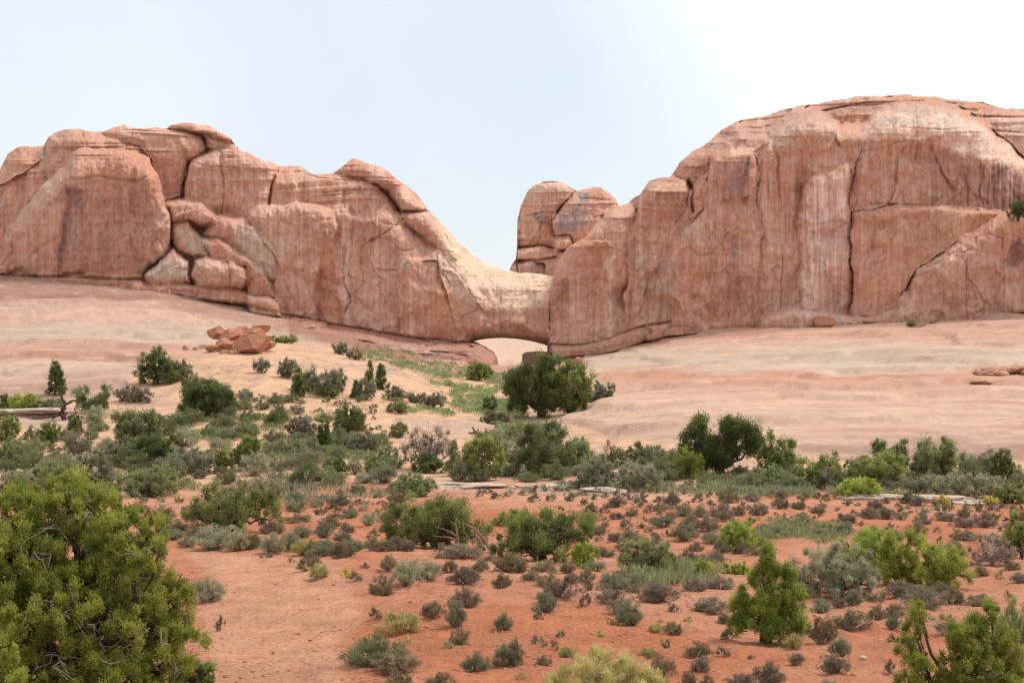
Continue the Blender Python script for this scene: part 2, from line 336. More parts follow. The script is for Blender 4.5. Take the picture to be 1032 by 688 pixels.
def build_ground():
    pxs = np.concatenate([np.arange(-1500, -60, 30), np.arange(-60, 1092, 2.0), np.arange(1092, 2601, 30)])
    Ya = np.exp(np.linspace(math.log(1.6), math.log(17), 50))
    Yb = np.exp(np.linspace(math.log(17.15), math.log(215), 640))
    Yc = np.exp(np.linspace(math.log(220), math.log(3000), 40))
    Ys = np.concatenate([Ya, Yb, Yc]); P, Y = np.meshgrid(pxs, Ys); X = (P-516)/F*Y
    Z = gz(X, Y); base = gz0(X, Y); row = prow(Y, base); px = P
    rk = sst(-1.5, 2.5, rockmask(px, row, X, Y)) * (Y > 55)
    # soils
    n1 = fbm(X*.12, Y*.12, 0, 51, 4); n2 = fbm(X*.7, Y*.7, 0, 52, 4)
    red = np.array([.53, .225, .125]); redd = np.array([.49, .180, .088]); redl = np.array([.58, .30, .185]); sand = np.array([.70, .43, .265]); sandp = np.array([.56, .36, .25])
    def mix(a, b, t): return a*(1-t[..., None]) + b*t[..., None]
    c = mix(np.broadcast_to(red, X.shape+(3,)), redd, sst(-.1, .4, n1 + .5*n2))
    pth = sst(-12, 12, sdist(px, row, [(205, 720), (200, 620), (215, 580), (185, 555), (300, 557), (350, 575), (365, 620), (345, 660), (360, 720)]) + n2*16)
    bank = sst(-60, -10, sdist(px, row, [(205, 720), (200, 620), (215, 580), (185, 555), (300, 557), (350, 575), (365, 620), (345, 660), (360, 720)]) + n2*14)*sst(470, 560, row)*(1-pth)
    c = mix(c, redd*.97, bank*.55); c = mix(c, np.array([.61, .315, .185]), pth*.8)
    c = mix(c, redl, sst(0.0, .5, fbm(X*.35, Y*.2, 2, 53, 4))*.45)
    rs = sst(0, 14, sdist(px, row, [(470, 500), (640, 500), (860, 520), (860, 548), (640, 545), (500, 530)]))
    c = mix(c, redd, rs*.5)
    sl = sst(512, 470, row + n1*18) * sst(56, 72, Y)
    c = mix(c, mix(np.broadcast_to(sand, c.shape), sandp, sst(-.1, .5, n2+.6*n1)), sl)
    # wash floor colour among the far plants
    # slickrock with beds that follow the slope
    q = row + fbm(X*.04, Y*.04, 0, 61, 4)*16
    qr = q
    bands = [(240, (.50, .28, .20)), (290, (.52, .31, .23)), (318, (.58, .37, .27)), (340, (.60, .36, .26)), (352, (.60, .44, .33)), (364, (.56, .44, .345)), (374, (.62, .46, .35)),
             (378, (.58, .31, .21)), (388, (.60, .36, .26)), (398, (.64, .44, .32)), (425, (.63, .44, .32)), (440, (.55, .37, .28)), (455, (.42, .26, .20)), (470, (.50, .31, .22))]
    br = [b[0] for b in bands]; rc = np.stack([np.interp(qr, br, [b[1][i] for b in bands]) for i in range(3)], -1)
    ql = row + fbm(X*.04, Y*.04, 0, 61, 4)*7
    bl = [(240, (.46, .28, .21)), (284, (.44, .265, .20)), (296, (.40, .25, .19)), (303, (.36, .20, .155)), (306, (.52, .34, .26)), (318, (.58, .40, .31)), (328, (.60, .40, .30)), (333, (.54, .42, .33)), (344, (.56, .44, .345)),
          (350, (.58, .37, .28)), (362, (.55, .33, .24)), (366, (.50, .27, .19)), (369, (.62, .45, .34)), (385, (.58, .41, .32)), (395, (.48, .31, .25)), (410, (.54, .38, .29))]
    rl = np.stack([np.interp(ql, [b[0] for b in bl], [b[1][i] for b in bl]) for i in range(3)], -1); rc = mix(rl, rc, sst(420, 540, px))
    rc = mix(rc, np.array([.40, .24, .18]), sst(0, 5, sdist(px, row, [(140, 284), (300, 308), (300, 345), (255, 332), (180, 318), (150, 300)])+3*fbm(X*.3, Y*.3, 0, 62, 3))*.7)
    fine = fbm(X*.15, Y*.9, Z*5, 71, 5)
    rc = rc * np.array([1.0, .955, .925]) * (1 + .24*fine[..., None]) ; rc = mix(rc, np.array([.74, .56, .44]), sst(.25, .6, fbm(X*.6, Y*2.0, 0, 72, 4))*.45)
    rc = mix(rc, np.array([.46, .22, .14]), sst(.25, .6, fbm(X*.08, Y*.5, 0, 73, 4))*.45)
    cl_ = np.abs(fbm(X*.05+Z*.1, Y*.16, Z*.5, 74, 4)); rc = mix(rc, np.array([.33, .20, .155]), np.exp(-(cl_/.012)**2)*.6*sst(-.1, .3, fbm(X*.07, Y*.07, 0, 75, 2)))
    # brown shelf beneath the arch and the far floor beyond it
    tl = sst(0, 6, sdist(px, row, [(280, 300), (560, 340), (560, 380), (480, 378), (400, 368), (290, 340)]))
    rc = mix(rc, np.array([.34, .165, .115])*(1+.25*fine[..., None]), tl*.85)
    rc = mix(rc, np.array([.50, .29, .21])+0*rc, sst(-3, 5, sdist(px, row, [(400, 362), (500, 362), (566, 362), (575, 386), (440, 386)])))
    rc = mix(rc, np.array([.66, .47, .35])+0*rc, sst(166, 171, Y)*(px > 480)*(px < 562)); rc = mix(rc, np.array([.66, .47, .35])+0*rc, sst(178, 184, Y)*(px > 300))
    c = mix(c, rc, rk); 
    c = mix(c, np.array([.64, .44, .33])+0*c, sst(215, 240, Y))
    ny, nx = X.shape; V = np.stack([X, Y, Z], -1).reshape(-1, 3)
    i = np.arange(ny-1)[:, None]*nx + np.arange(nx-1)[None]
    Q = np.stack([i, i+1, i+nx+1, i+nx], -1).reshape(-1, 4)
    rq = ((rk[:-1, :-1]+rk[1:, 1:]) > 1.0).ravel()
    C = np.clip(c, 0, 1).reshape(-1, 3); R = rk.ravel()
    for nm, sel in (('ground', ~rq), ('slickrock', rq)):
        q = Q[sel]; used = np.unique(q); mp = np.zeros(len(V), int); mp[used] = np.arange(len(used))
        me = mesh_np(nm, V[used], mp[q], M_GROUND, {'alb': C[used], 'rock': R[used]})
        o = link(nm, me); o['kind'] = 'structure'
    # ground behind the viewpoint
    xs = np.linspace(-400, 400, 60); yy = np.linspace(-400, 1.7, 40); XX, YY = np.meshgrid(xs, yy); ZZ = 4.97 + fbm(XX*.05, YY*.05, 0, 3, 3)*.6*sst(0, -20, YY) - sst(10, 300, np.abs(XX))*1.0
    i = np.arange(39)[:, None]*60 + np.arange(59)[None]
    me = mesh_np('near_ground', np.stack([XX, YY, ZZ], -1).reshape(-1, 3), np.stack([i, i+1, i+61, i+60], -1).reshape(-1, 4), M_GROUND, {'alb': np.tile(red, (2400, 1)), 'rock': np.zeros(2400)})
    link('near_ground', me)['kind'] = 'structure'

build_ground()

# ---------------------------------------------------------------- cliffs
def cliff(name, label, cat, pxa, pxb, top, base, layers, cracks, tints, D0, h0, Rtop, seed, step=0.8, back=16, under=False):
    pxs = np.arange(pxa, pxb+.01, step); tp = np.array(top, float); bp = np.array(base, float)
    rt = np.interp(pxs, tp[:, 0], tp[:, 1]) + fbm(pxs*.09, 0, 0, seed+90, 4)*1.6; rb = np.maximum(np.interp(pxs, bp[:, 0], bp[:, 1]), rt+.5)
    nr = int(max(rb-rt)/step); nr = min(nr, 320)
    t = np.linspace(0, 1, nr)**1.0; tt = t**1.15
    ROW = rt[None] + (rb-rt)[None]*tt[:, None]; PX = np.broadcast_to(pxs[None], ROW.shape)
    wx = PX + fbm(PX*.05, ROW*.05, 0, seed, 4)*4.5; wy = ROW + fbm(PX*.05, ROW*.05, 3, seed+1, 4)*3
    dt = ROW - rt[None]
    # distance to the skyline as a polygon, so that steep ends are rounded too
    sky_line = [(a, b) for a, b in top]; dsk = ldist(PX, ROW, sky_line)
    prof = lambda d, R: np.sqrt(np.clip(1-(1-np.clip(d/R, 0, 1))**2, 0, 1))
    H = h0 + Rtop[1]*(prof(dsk, Rtop[0])-1)
    lay = np.zeros(H.shape)
    for k, (poly, hh, T, R) in enumerate(layers):
        d = sdist(wx, wy, poly)
        Te = min(T, 1.9 if R > 14 else 1.5); P_ = np.array(poly, float); Q_ = np.roll(P_, -1, 0); tpx = np.full(wx.shape, 1e9)
        for (x0, y0), (x1, y1) in zip(P_, Q_):
            if x0 == x1: continue
            tt_ = (wx-x0)/(x1-x0); tpx = np.where((tt_ >= 0) & (tt_ <= 1), np.minimum(tpx, y0+(y1-y0)*tt_), tpx)
        dtop = np.where(tpx > 1e8, 0, wy-tpx)
        hi = hh + (T-Te)*.9 + Te*prof(d, R*.8) + (T-Te+1.6)*(prof(dtop, R*1.25)-1) - np.where(d < 0, -d*.7, 0)
        lay = np.where(hi > H, k+1, lay); q = np.clip(.5+.5*(hi-H)/2.2, 0, 1)
        H = H*(1-q)+hi*q + 2.2*q*(1-q)*.9
    xm = (PX-516)/F*D0; zm = (344-ROW)/F*D0
    li = lay*3.7
    # weathering: alcoves, flutes, beds
    H = H + fbm(xm*.09, zm*.09, li, seed+2, 4)*1.5
    H = H - sst(.18, .5, fbm(xm*.11, zm*.16, li*1.3, seed+3, 3))*1.2
    fl = fbm(xm*.55, zm*.035, li, seed+4, 4); H = H + fl*.60*sst(5, 30, dt)
    bed = fbm(xm*.03, zm*1.1+fbm(xm*.06, 0, 0, seed+5, 2)*.7, li*.2, seed+6, 3)
    H = H + bed*.13 + (bed*.35+sst(0.05, .25, bed)*.45)*sst(60, 5, dt)*(1-.8*(sst(425, 455, PX)*sst(575, 560, PX) if under else 0))
    H = H + fbm(xm*.8, zm*.8, li, seed+7, 4)*.34 + fbm(xm*2.2, zm*1.6, li, seed+8, 3)*.13
    # scalloped spalls with crisp upper lips
    sp = fbm(xm*.16, zm*.10, li*2, seed+8, 3)*3.2; fr = sp-np.floor(sp); H = H + (sst(0, .10, fr)-fr)*.24*sst(8, 30, dt)*sst(-.3, .3, fbm(xm*.1, zm*.1, li, seed+60, 2))
    # flake scars and joints
    wxm = xm + fbm(xm*.25, zm*.25, li, seed+81, 3)*2.2; wzm = zm + fbm(xm*.25, zm*.25, li+9, seed+82, 3)*2.5
    for sx, sz, am, sdd in ((.17, .085, .95, 1), (.45, .22, .42, 2)):
        a_ = wxm*sx; b_ = wzm*sz + (lay*.37); ia = np.floor(a_).astype(np.int64); ib = np.floor(b_).astype(np.int64); best = np.full(a_.shape, 9.); val = np.zeros(a_.shape); sec = np.full(a_.shape, 9.)
        for p_ in (-1, 0, 1):
            for q_ in (-1, 0, 1):
                cx_ = ia+p_+_h(ia+p_, ib+q_, ia*0, seed+sdd*10); cy_ = ib+q_+_h(ia+p_, ib+q_, ia*0+5, seed+sdd*10); d2 = (a_-cx_)**2+(b_-cy_)**2
                v_ = _h(ia+p_, ib+q_, ia*0+9, seed+sdd*10); sec = np.where(d2 < best, best, np.minimum(sec, d2)); val = np.where(d2 < best, v_, val); best = np.minimum(best, d2)
        edge = sst(0, .10, np.sqrt(sec)-np.sqrt(best)); H = H + (val-.5)*am*edge*sst(4, 20, dt)
    jn = fbm((xm+(wxm-xm)*.4)*.13, zm*.014, li, seed+85, 3); H = H - .45*np.exp(-(jn/.016)**2)*sst(-.1, .3, fbm(xm*.06, zm*.06, li, seed+86, 2))
    jd = fbm(xm*.10+zm*.05, zm*.12-xm*.03, li+2, seed+87, 3); H = H - .28*np.exp(-(jd/.012)**2)*sst(0, .35, fbm(xm*.08, zm*.08, li, seed+88, 2))
    if under: H = H - 4.5*(1-prof(rb[None]-ROW, 16))*sst(450, 480, PX)
    for line, wd, dp in cracks:
        H = H - dp*.55*np.exp(-(ldist(wx if wd > 3 else PX+(wx-PX)*.4, wy if wd > 3 else ROW+(wy-ROW)*.4, line)/(wd*.8))**2)
    Y = D0 - H
    X = (PX-516)/F*Y; Z = CZ + (344-ROW)/F*Y
    # albedo
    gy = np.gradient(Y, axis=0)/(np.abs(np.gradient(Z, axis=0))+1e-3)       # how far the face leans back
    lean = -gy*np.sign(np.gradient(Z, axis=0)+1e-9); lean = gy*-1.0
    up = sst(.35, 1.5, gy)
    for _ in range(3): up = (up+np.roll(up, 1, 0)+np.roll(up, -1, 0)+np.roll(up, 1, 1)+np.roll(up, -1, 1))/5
    red = np.array([.56, .280, .190]); pink = np.array([.63, .365, .262]); org = np.array([.62, .315, .190]); cream = np.array([.72, .51, .38]); purp = np.array([.43, .255, .210]); white = np.array([.74, .56, .46])
    def mix(c, b, t): return c*(1-t[..., None]) + b*t[..., None]
    c = mix(np.broadcast_to(red, X.shape+(3,)), pink, sst(-.35, .35, fbm(xm*.1, zm*.1, li, seed+20, 4)))
    c = mix(c, org, sst(0, .4, fbm(xm*.12, zm*.07, li+5, seed+21, 4))*.8)
    st = fbm(xm*1.3, zm*.05, li, seed+22, 4); st2 = fbm(xm*2.8, zm*.07, li, seed+23, 3); msk = sst(-.2, .3, fbm(xm*.07, zm*.07, li, seed+24, 3))
    c = mix(c, white, sst(.08, .5, st+.35*st2)*.46*msk); c = mix(c, purp, sst(.15, .6, -st+st2*.3)*.40*(1-.5*msk))
    c = mix(c, np.array([.60, .46, .35]), sst(.2, .5, fbm(xm*.3, zm*.3, li, seed+25, 4))*.35)
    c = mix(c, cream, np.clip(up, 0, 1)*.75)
    cr = fbm(PX*.12, ROW*.12, 0, seed+30, 4)*7; cs = fbm(PX*.5, ROW*.03, 0, seed+31, 3)
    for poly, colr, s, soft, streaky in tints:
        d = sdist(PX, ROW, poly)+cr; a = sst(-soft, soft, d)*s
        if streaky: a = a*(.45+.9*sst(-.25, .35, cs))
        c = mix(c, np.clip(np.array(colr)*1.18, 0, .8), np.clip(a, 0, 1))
    # back of the rock
    nb = 24; tb = np.linspace(0, 1, nb+1)[1:]
    Yt = Y[0]; Xb = []; 
    thick = back*np.clip((rb-rt)/60, .25, 1)
    VB = []
    for s in tb:
        yb = Yt + thick*math.sqrt(1-(1-s)**2) + fbm(pxs*.03, s*3, 0, seed+50, 3)*1.5*s
        zb_ = CZ+(344-rt)/F*Yt; zlow = CZ+(344-rb)/F*(Y[-1]) 
        zz = zb_ + (zlow-zb_)*s**1.2; VB.append(np.stack([X[0]*yb/Yt, yb, zz], -1))
    Fr = np.stack([X, Y, Z], -1); BK = np.stack(VB, 0)[::-1]
    A = np.concatenate([BK, Fr], 0); CC = np.concatenate([np.broadcast_to(c[0][None], BK.shape), c], 0)
    ny, nx = A.shape[:2]; i = (np.arange(ny)[:, None]*nx + np.arange(nx-1)[None]); j = np.roll(i, -1, 0)   # closed ring over back, top, front and underside
    Q = np.stack([i, i+1, j+1, j], -1).reshape(-1, 4)[:, ::-1]
    me = mesh_np(name, A.reshape(-1, 3), Q, M_CLIFF, {'alb': np.clip(CC, .02, 1).reshape(-1, 3)})
    o = link(name, me); tag(o, label, cat); return o

TOPL = [(-420, 260), (-300, 225), (-180, 200), (-70, 186), (0, 171), (8, 155), (18, 149.5), (28, 147.5), (44, 146.5), (48, 139), (55, 133.5), (66, 131), (80, 130.5), (95, 132.5), (104, 133), (112, 130), (125, 126.5), (132, 129), (150, 129), (168, 129), (172, 125.5), (185, 123.5), (197, 124), (210, 127.5), (222, 133), (232, 138.5), (236, 144), (243, 152), (250, 153.5), (258, 158), (268, 164), (273, 163.5), (282, 168), (290, 166.5), (303, 168), (314, 174), (335, 176), (340, 171), (350, 163.5), (356, 160.5), (362, 162), (368, 164.5), (382, 167), (390, 172), (400, 180), (410, 186), (420, 196), (431, 211), (437, 217), (445, 224), (455, 237), (465, 247), (477, 258), (484, 262), (495, 268), (510, 273), (525, 274.5), (545, 276), (556, 277), (566, 278)]
BASEL = [(-420, 300), (0, 296), (100, 298), (200, 312), (270, 340), (340, 345), (400, 356), (445, 366), (464, 366), (468, 352), (474, 345), (482, 342.5), (492, 340.8), (505, 340), (520, 341), (535, 343.5), (548, 347), (557, 351), (566, 356)]
PK = (.62, .42, .30); DV = (.27, .15, .125); LG = (.50, .41, .32)
LAYL = [
  ([(-60, 215), (5, 180), (60, 145), (140, 145), (155, 160), (160, 390), (-60, 390)], 3.4, 2.0, 18),
  ([(300, 190), (385, 205), (425, 250), (440, 390), (300, 390)], 3.4, 2.0, 18),
  ([(-60, 330), (-60, 200), (0, 172), (20, 152), (44, 148), (52, 155), (60, 175), (40, 210), (10, 330)], 1.5, 3, 25),
  ([(46, 152), (50, 137), (66, 131), (95, 133), (120, 138), (135, 145), (137, 155), (120, 200), (60, 260), (30, 260), (20, 240), (40, 205)], 2, 3.5, 20),
  ([(104, 133), (125, 127), (158, 129), (180, 131), (200, 137), (208, 150), (200, 158), (190, 163), (184, 200), (180, 260), (150, 260), (150, 180), (138, 148)], 1, 3, 18),
  ([(168, 129), (175, 124), (197, 124), (222, 133), (235, 140), (232, 142), (205, 134), (185, 130)], 1, 2.5, 7),
  ([(203, 134), (232, 141), (242, 153), (215, 153), (207, 148)], 0.2, 2, 8),
  ([(184, 205), (187, 170), (195, 160), (215, 153), (230, 150), (258, 157), (280, 168), (278, 178), (273, 185), (271, 215), (240, 240), (200, 230)], 3, 3.2, 16),
  ([(264, 230), (272, 186), (279, 176), (300, 174), (345, 177), (375, 182), (390, 194), (402, 214), (414, 232), (430, 244), (445, 252), (470, 272), (495, 300), (520, 330), (520, 390), (250, 390), (255, 280)], 3.5, 4.0, 34),
  ([(335, 176), (345, 166), (356, 160), (382, 167), (400, 181), (425, 205), (431, 212), (405, 213), (392, 192), (365, 181)], 1.5, 3.5, 16),
  ([(398, 214), (431, 212), (440, 222), (455, 245), (462, 262), (450, 262), (436, 248), (414, 231)], 2.5, 3.5, 14),
  ([(440, 224), (452, 236), (477, 258), (495, 268), (520, 274), (560, 276), (570, 300), (570, 390), (440, 390), (438, 290), (436, 258)], 1.0, 6.6, 60),
  ([(250, 214), (262, 207), (285, 206), (300, 201), (320, 206), (336, 212), (340, 226), (333, 240), (324, 256), (320, 280), (317, 300), (322, 345), (280, 345), (270, 310), (265, 280), (258, 250)], 7.2, 2.6, 12),
  ([(320, 240), (334, 236), (345, 262), (352, 300), (345, 345), (318, 345), (316, 290)], 7.0, 1.4, 12),
  ([(400, 255), (440, 262), (455, 300), (462, 345), (400, 345), (395, 300)], 6.8, 1.5, 25),
  ([(3, 242), (8, 228), (20, 212), (35, 196), (50, 180), (62, 168), (70, 157), (80, 150), (95, 149), (115, 150), (135, 153), (150, 158), (157, 170), (162, 182), (167, 198), (171, 215), (173, 235), (172, 246), (165, 258), (150, 266), (142, 278), (145, 330), (-20, 330), (-8, 262), (2, 250)], 6, 6.5, 20),
  ([(168, 203), (180, 200), (205, 206), (218, 217), (221, 226), (205, 226), (190, 222), (170, 224)], 8, 3, 8),
  ([(170, 222), (190, 222), (203, 235), (213, 260), (195, 260), (180, 252), (171, 240)], 9, 3.5, 11),
  ([(218, 218), (245, 217), (262, 225), (275, 245), (285, 266), (280, 290), (262, 280), (245, 258), (226, 242), (205, 236)], 7.5, 4, 14),
  ([(203, 240), (222, 239), (245, 255), (262, 268), (273, 283), (278, 300), (250, 300), (245, 268), (212, 262)], 11, 3, 9),
  ([(195, 264), (205, 259), (235, 261), (246, 270), (248, 282), (240, 290), (200, 288), (193, 275)], 13, 3.2, 10),
  ([(143, 278), (160, 262), (175, 250), (188, 263), (194, 285), (175, 288), (150, 286)], 12, 2.5, 9),
  ([(130, 284), (200, 287), (248, 292), (252, 306), (200, 302), (160, 298), (130, 295)], 13.5, 1.8, 5),
  ([(246, 295), (270, 298), (281, 305), (283, 320), (255, 316), (250, 306)], 14, 2, 6),
]
LAYL = LAYL[:-8] + [(p, 6.5+(h-6.5)*.72, t*.8, r) for p, h, t, r in LAYL[-8:]]
CRL = [([(190, 166), (188, 178), (184, 188), (183, 200)], 1.6, 3.2), ([(279, 174), (274, 186), (271, 207)], 1.3, 2.5), ([(335, 178), (365, 181), (388, 192), (398, 212)], 1.8, 1.2),
       ([(398, 212), (420, 214), (436, 217)], 1.3, .8), ([(372, 242), (392, 232), (405, 222)], 1.5, .9), ([(300, 173), (320, 180), (360, 183)], 1.2, .7),
       ([(0, 277), (40, 278), (86, 280), (142, 282)], 1.6, 2.0), ([(10, 276), (22, 272), (38, 278)], 3.2, 2.5), ([(65, 277), (84, 276)], 2.5, 2.5), ([(250, 307), (285, 317), (340, 328), (400, 338), (440, 343), (468, 346)], 1.8, 1.6),
       ([(66, 182), (100, 178), (140, 182), (155, 176)], 2.0, 0.9), ([(70, 192), (68, 210), (62, 250), (60, 278)], 2.5, 0.8), ([(187, 162), (210, 168), (280, 172)], 1, .5),
       ([(345, 170), (347, 240), (344, 300)], 2, .5), ([(171, 210), (174, 250)], 2, 2.5)]
TIL = [([(66, 190), (100, 186), (150, 190), (160, 240), (150, 276), (62, 276), (60, 230)], (.36, .175, .125), .55, 5, False), ([(68, 190), (82, 190), (88, 206), (76, 212), (70, 205)], DV, .9, 3, False), ([(62, 215), (72, 215), (66, 260), (58, 262)], DV, .6, 4, False),
       ([(340, 190), (352, 190), (352, 310), (344, 310)], (.66, .48, .39), .8, 4, True), ([(372, 230), (386, 228), (390, 345), (360, 345)], (.62, .42, .33), .35, 5, True),
       ([(445, 228), (480, 260), (500, 268), (562, 275), (562, 302), (530, 316), (500, 312), (468, 298), (446, 262)], (.66, .48, .345), .95, 9, False),
       ([(470, 300), (560, 318), (560, 350), (470, 350)], (.40, .225, .15), .5, 6, True), ([(440, 250), (456, 262), (470, 300), (455, 300)], LG, .45, 5, False),
       ([(150, 260), (190, 260), (192, 284), (146, 282)], LG, .7, 5, False), ([(178, 232), (205, 236), (212, 256), (184, 252)], LG, .6, 4, False), ([(232, 224), (270, 240), (280, 280), (262, 276), (240, 250)], LG, .6, 5, False),
       ([(400, 182), (431, 212), (455, 240), (440, 236), (410, 205)], PK, .5, 4, False), ([(205, 136), (238, 142), (240, 150), (205, 148)], (.55, .40, .29), .5, 3, False),
       ([(355, 180), (392, 200), (395, 250), (360, 240)], (.38, .19, .14), .4, 8, True)]
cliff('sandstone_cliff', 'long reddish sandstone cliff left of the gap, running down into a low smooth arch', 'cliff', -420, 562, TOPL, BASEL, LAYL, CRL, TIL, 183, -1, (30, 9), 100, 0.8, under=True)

TOPR = [(551, 362), (552, 340), (553, 308), (555, 286), (561, 266), (571, 250), (583, 243), (592, 237), (600, 226), (612, 214), (620, 209), (632, 206), (640, 198), (645, 195), (650, 188), (655, 182.5), (665, 180), (675, 178.5), (683, 167), (684, 164), (695, 155), (698, 152), (705, 149), (715, 142.5), (712.5, 140), (713.5, 136.5), (723, 134.5), (727, 131), (740, 123), (755, 119.5), (774, 117), (790, 110.5), (810, 106), (830, 103.5), (845, 101.5), (862, 97.5), (890, 96.5), (915, 95.5), (940, 97.5), (960, 100.5), (970, 103), (972, 101.5), (990, 103.5), (1000, 107), (1020, 109.5), (1032, 110.5), (1100, 118), (1200, 135), (1300, 160), (1420, 210), (1500, 260)]
TOPR = [p for p in TOPR if p[0] not in (712.5, 713.5)]
BASER = [(551, 376), (620, 372), (650, 360), (700, 350), (800, 342), (1032, 336), (1500, 340)]
LAYR = [
  ([(650, 290), (668, 225), (695, 195), (722, 160), (745, 140), (850, 132), (880, 135), (960, 135), (1040, 185), (1200, 220), (1300, 390), (650, 390)], 6.3, 2.0, 20),
  ([(678, 175), (690, 160), (715, 143), (740, 138), (760, 134), (770, 150), (740, 240), (690, 240), (697, 200)], 0.5, 3.5, 18),
  ([(715, 142), (727, 131), (755, 120), (800, 108), (862, 98), (915, 96), (970, 103), (1040, 111), (1300, 160), (1300, 220), (860, 220), (850, 130), (800, 122), (740, 148)], -5.5, 6, 34),
  ([(553, 390), (550, 345), (551, 302), (560, 274), (573, 252), (600, 229), (620, 212), (640, 208), (642, 240), (634, 280), (634, 390)], 3, 4.5, 20),
  ([(760, 162), (768, 144), (780, 132), (792, 125), (805, 119), (825, 118), (840, 124), (852, 140), (858, 160), (858, 390), (760, 390)], 4.2, 5, 18),
  ([(763, 160), (775, 146), (790, 150), (800, 165), (806, 180), (806, 390), (763, 390)], 7.6, 1.4, 12),
  ([(632, 244), (640, 215), (648, 195), (660, 182), (675, 179), (690, 182), (697, 195), (697, 214), (684, 235), (672, 262), (664, 300), (660, 390), (628, 390)], 4.5, 3.8, 15),
  ([(655, 290), (666, 260), (690, 225), (708, 205), (716, 165), (722, 157), (735, 150), (758, 148), (765, 160), (765, 390), (650, 390)], 7, 3.6, 18),
  ([(720, 160), (735, 152), (758, 150), (762, 162), (758, 200), (726, 202)], 9.6, 1.4, 9),
  ([(857, 170), (862, 145), (870, 130), (885, 115), (905, 107), (930, 106), (950, 110), (975, 118), (995, 128), (1012, 145), (1036, 162), (1120, 180), (1200, 230), (1200, 390), (857, 390)], 4.0, 7.2, 36),
  ([(806, 390), (806, 204), (811, 187), (826, 173), (850, 165), (857, 170), (857, 390)], 8.8, 2.2, 10),
  ([(858, 214), (900, 205), (960, 207), (1008, 212), (1004, 228), (975, 245), (950, 262), (935, 290), (935, 390), (858, 390)], 11.2, 2.0, 8),
  ([(905, 300), (925, 268), (960, 243), (990, 225), (1010, 214), (1032, 203), (1100, 190), (1250, 190), (1300, 390), (905, 390)], 12, 5, 22),
  ([(558, 390), (556, 348), (580, 348), (605, 345), (625, 337), (648, 329), (675, 325), (690, 330), (700, 390)], 8.5, 1.6, 6),
  ([(765, 390), (765, 322), (800, 312), (860, 318), (905, 310), (970, 300), (1100, 285), (1100, 390)], 13.5, 1.5, 8),
]
CRR = [([(694, 182), (699, 193), (697, 203), (698, 213)], 1.5, 3.5), ([(764, 150), (763, 175), (764, 250)], 1.2, .3),
       ([(701, 300), (712, 310), (719, 320)], 5, 1.4), ([(704, 318), (712, 326)], 6, 1.2), ([(650, 346), (672, 340), (715, 338), (770, 336), (776, 334)], 1.8, 2.8), ([(735, 337), (765, 336)], 2.5, 2.5),
       ([(555, 347), (580, 348), (605, 345), (625, 337), (648, 329), (675, 324)], 1.4, 1.6), ([(545, 362), (600, 360), (628, 354), (650, 345)], 1.8, 2.5),
       ([(832, 288), (845, 297), (850, 300)], 1.1, .5), ([(905, 327), (940, 328), (975, 326), (1032, 316)], 1.8, 2.6), ([(870, 325), (920, 328)], 1.2, 1.5), ([(974, 262), (974, 325)], 1.4, .8), ([(1010, 225), (1012, 300)], 1.6, .7),
       ([(640, 240), (636, 300), (634, 340)], 2, 1.0), ([(715, 172), (712, 210)], 1.6, 1), ([(877, 205), (930, 207), (1005, 214)], 1.4, .8),
       ([(745, 124), (800, 116), (850, 108), (920, 104), (985, 112)], 1.4, 1.2), ([(770, 128), (830, 112), (870, 104), (940, 101), (970, 106)], 1.2, 1.2), ([(975, 117), (1032, 118), (1100, 125)], 1.5, 1.2), ([(990, 130), (1032, 135), (1100, 145)], 1.4, 1.0),
       ([(922, 108), (924, 140), (922, 160)], 1.2, .5)]
WT = (.66, .475, .40)
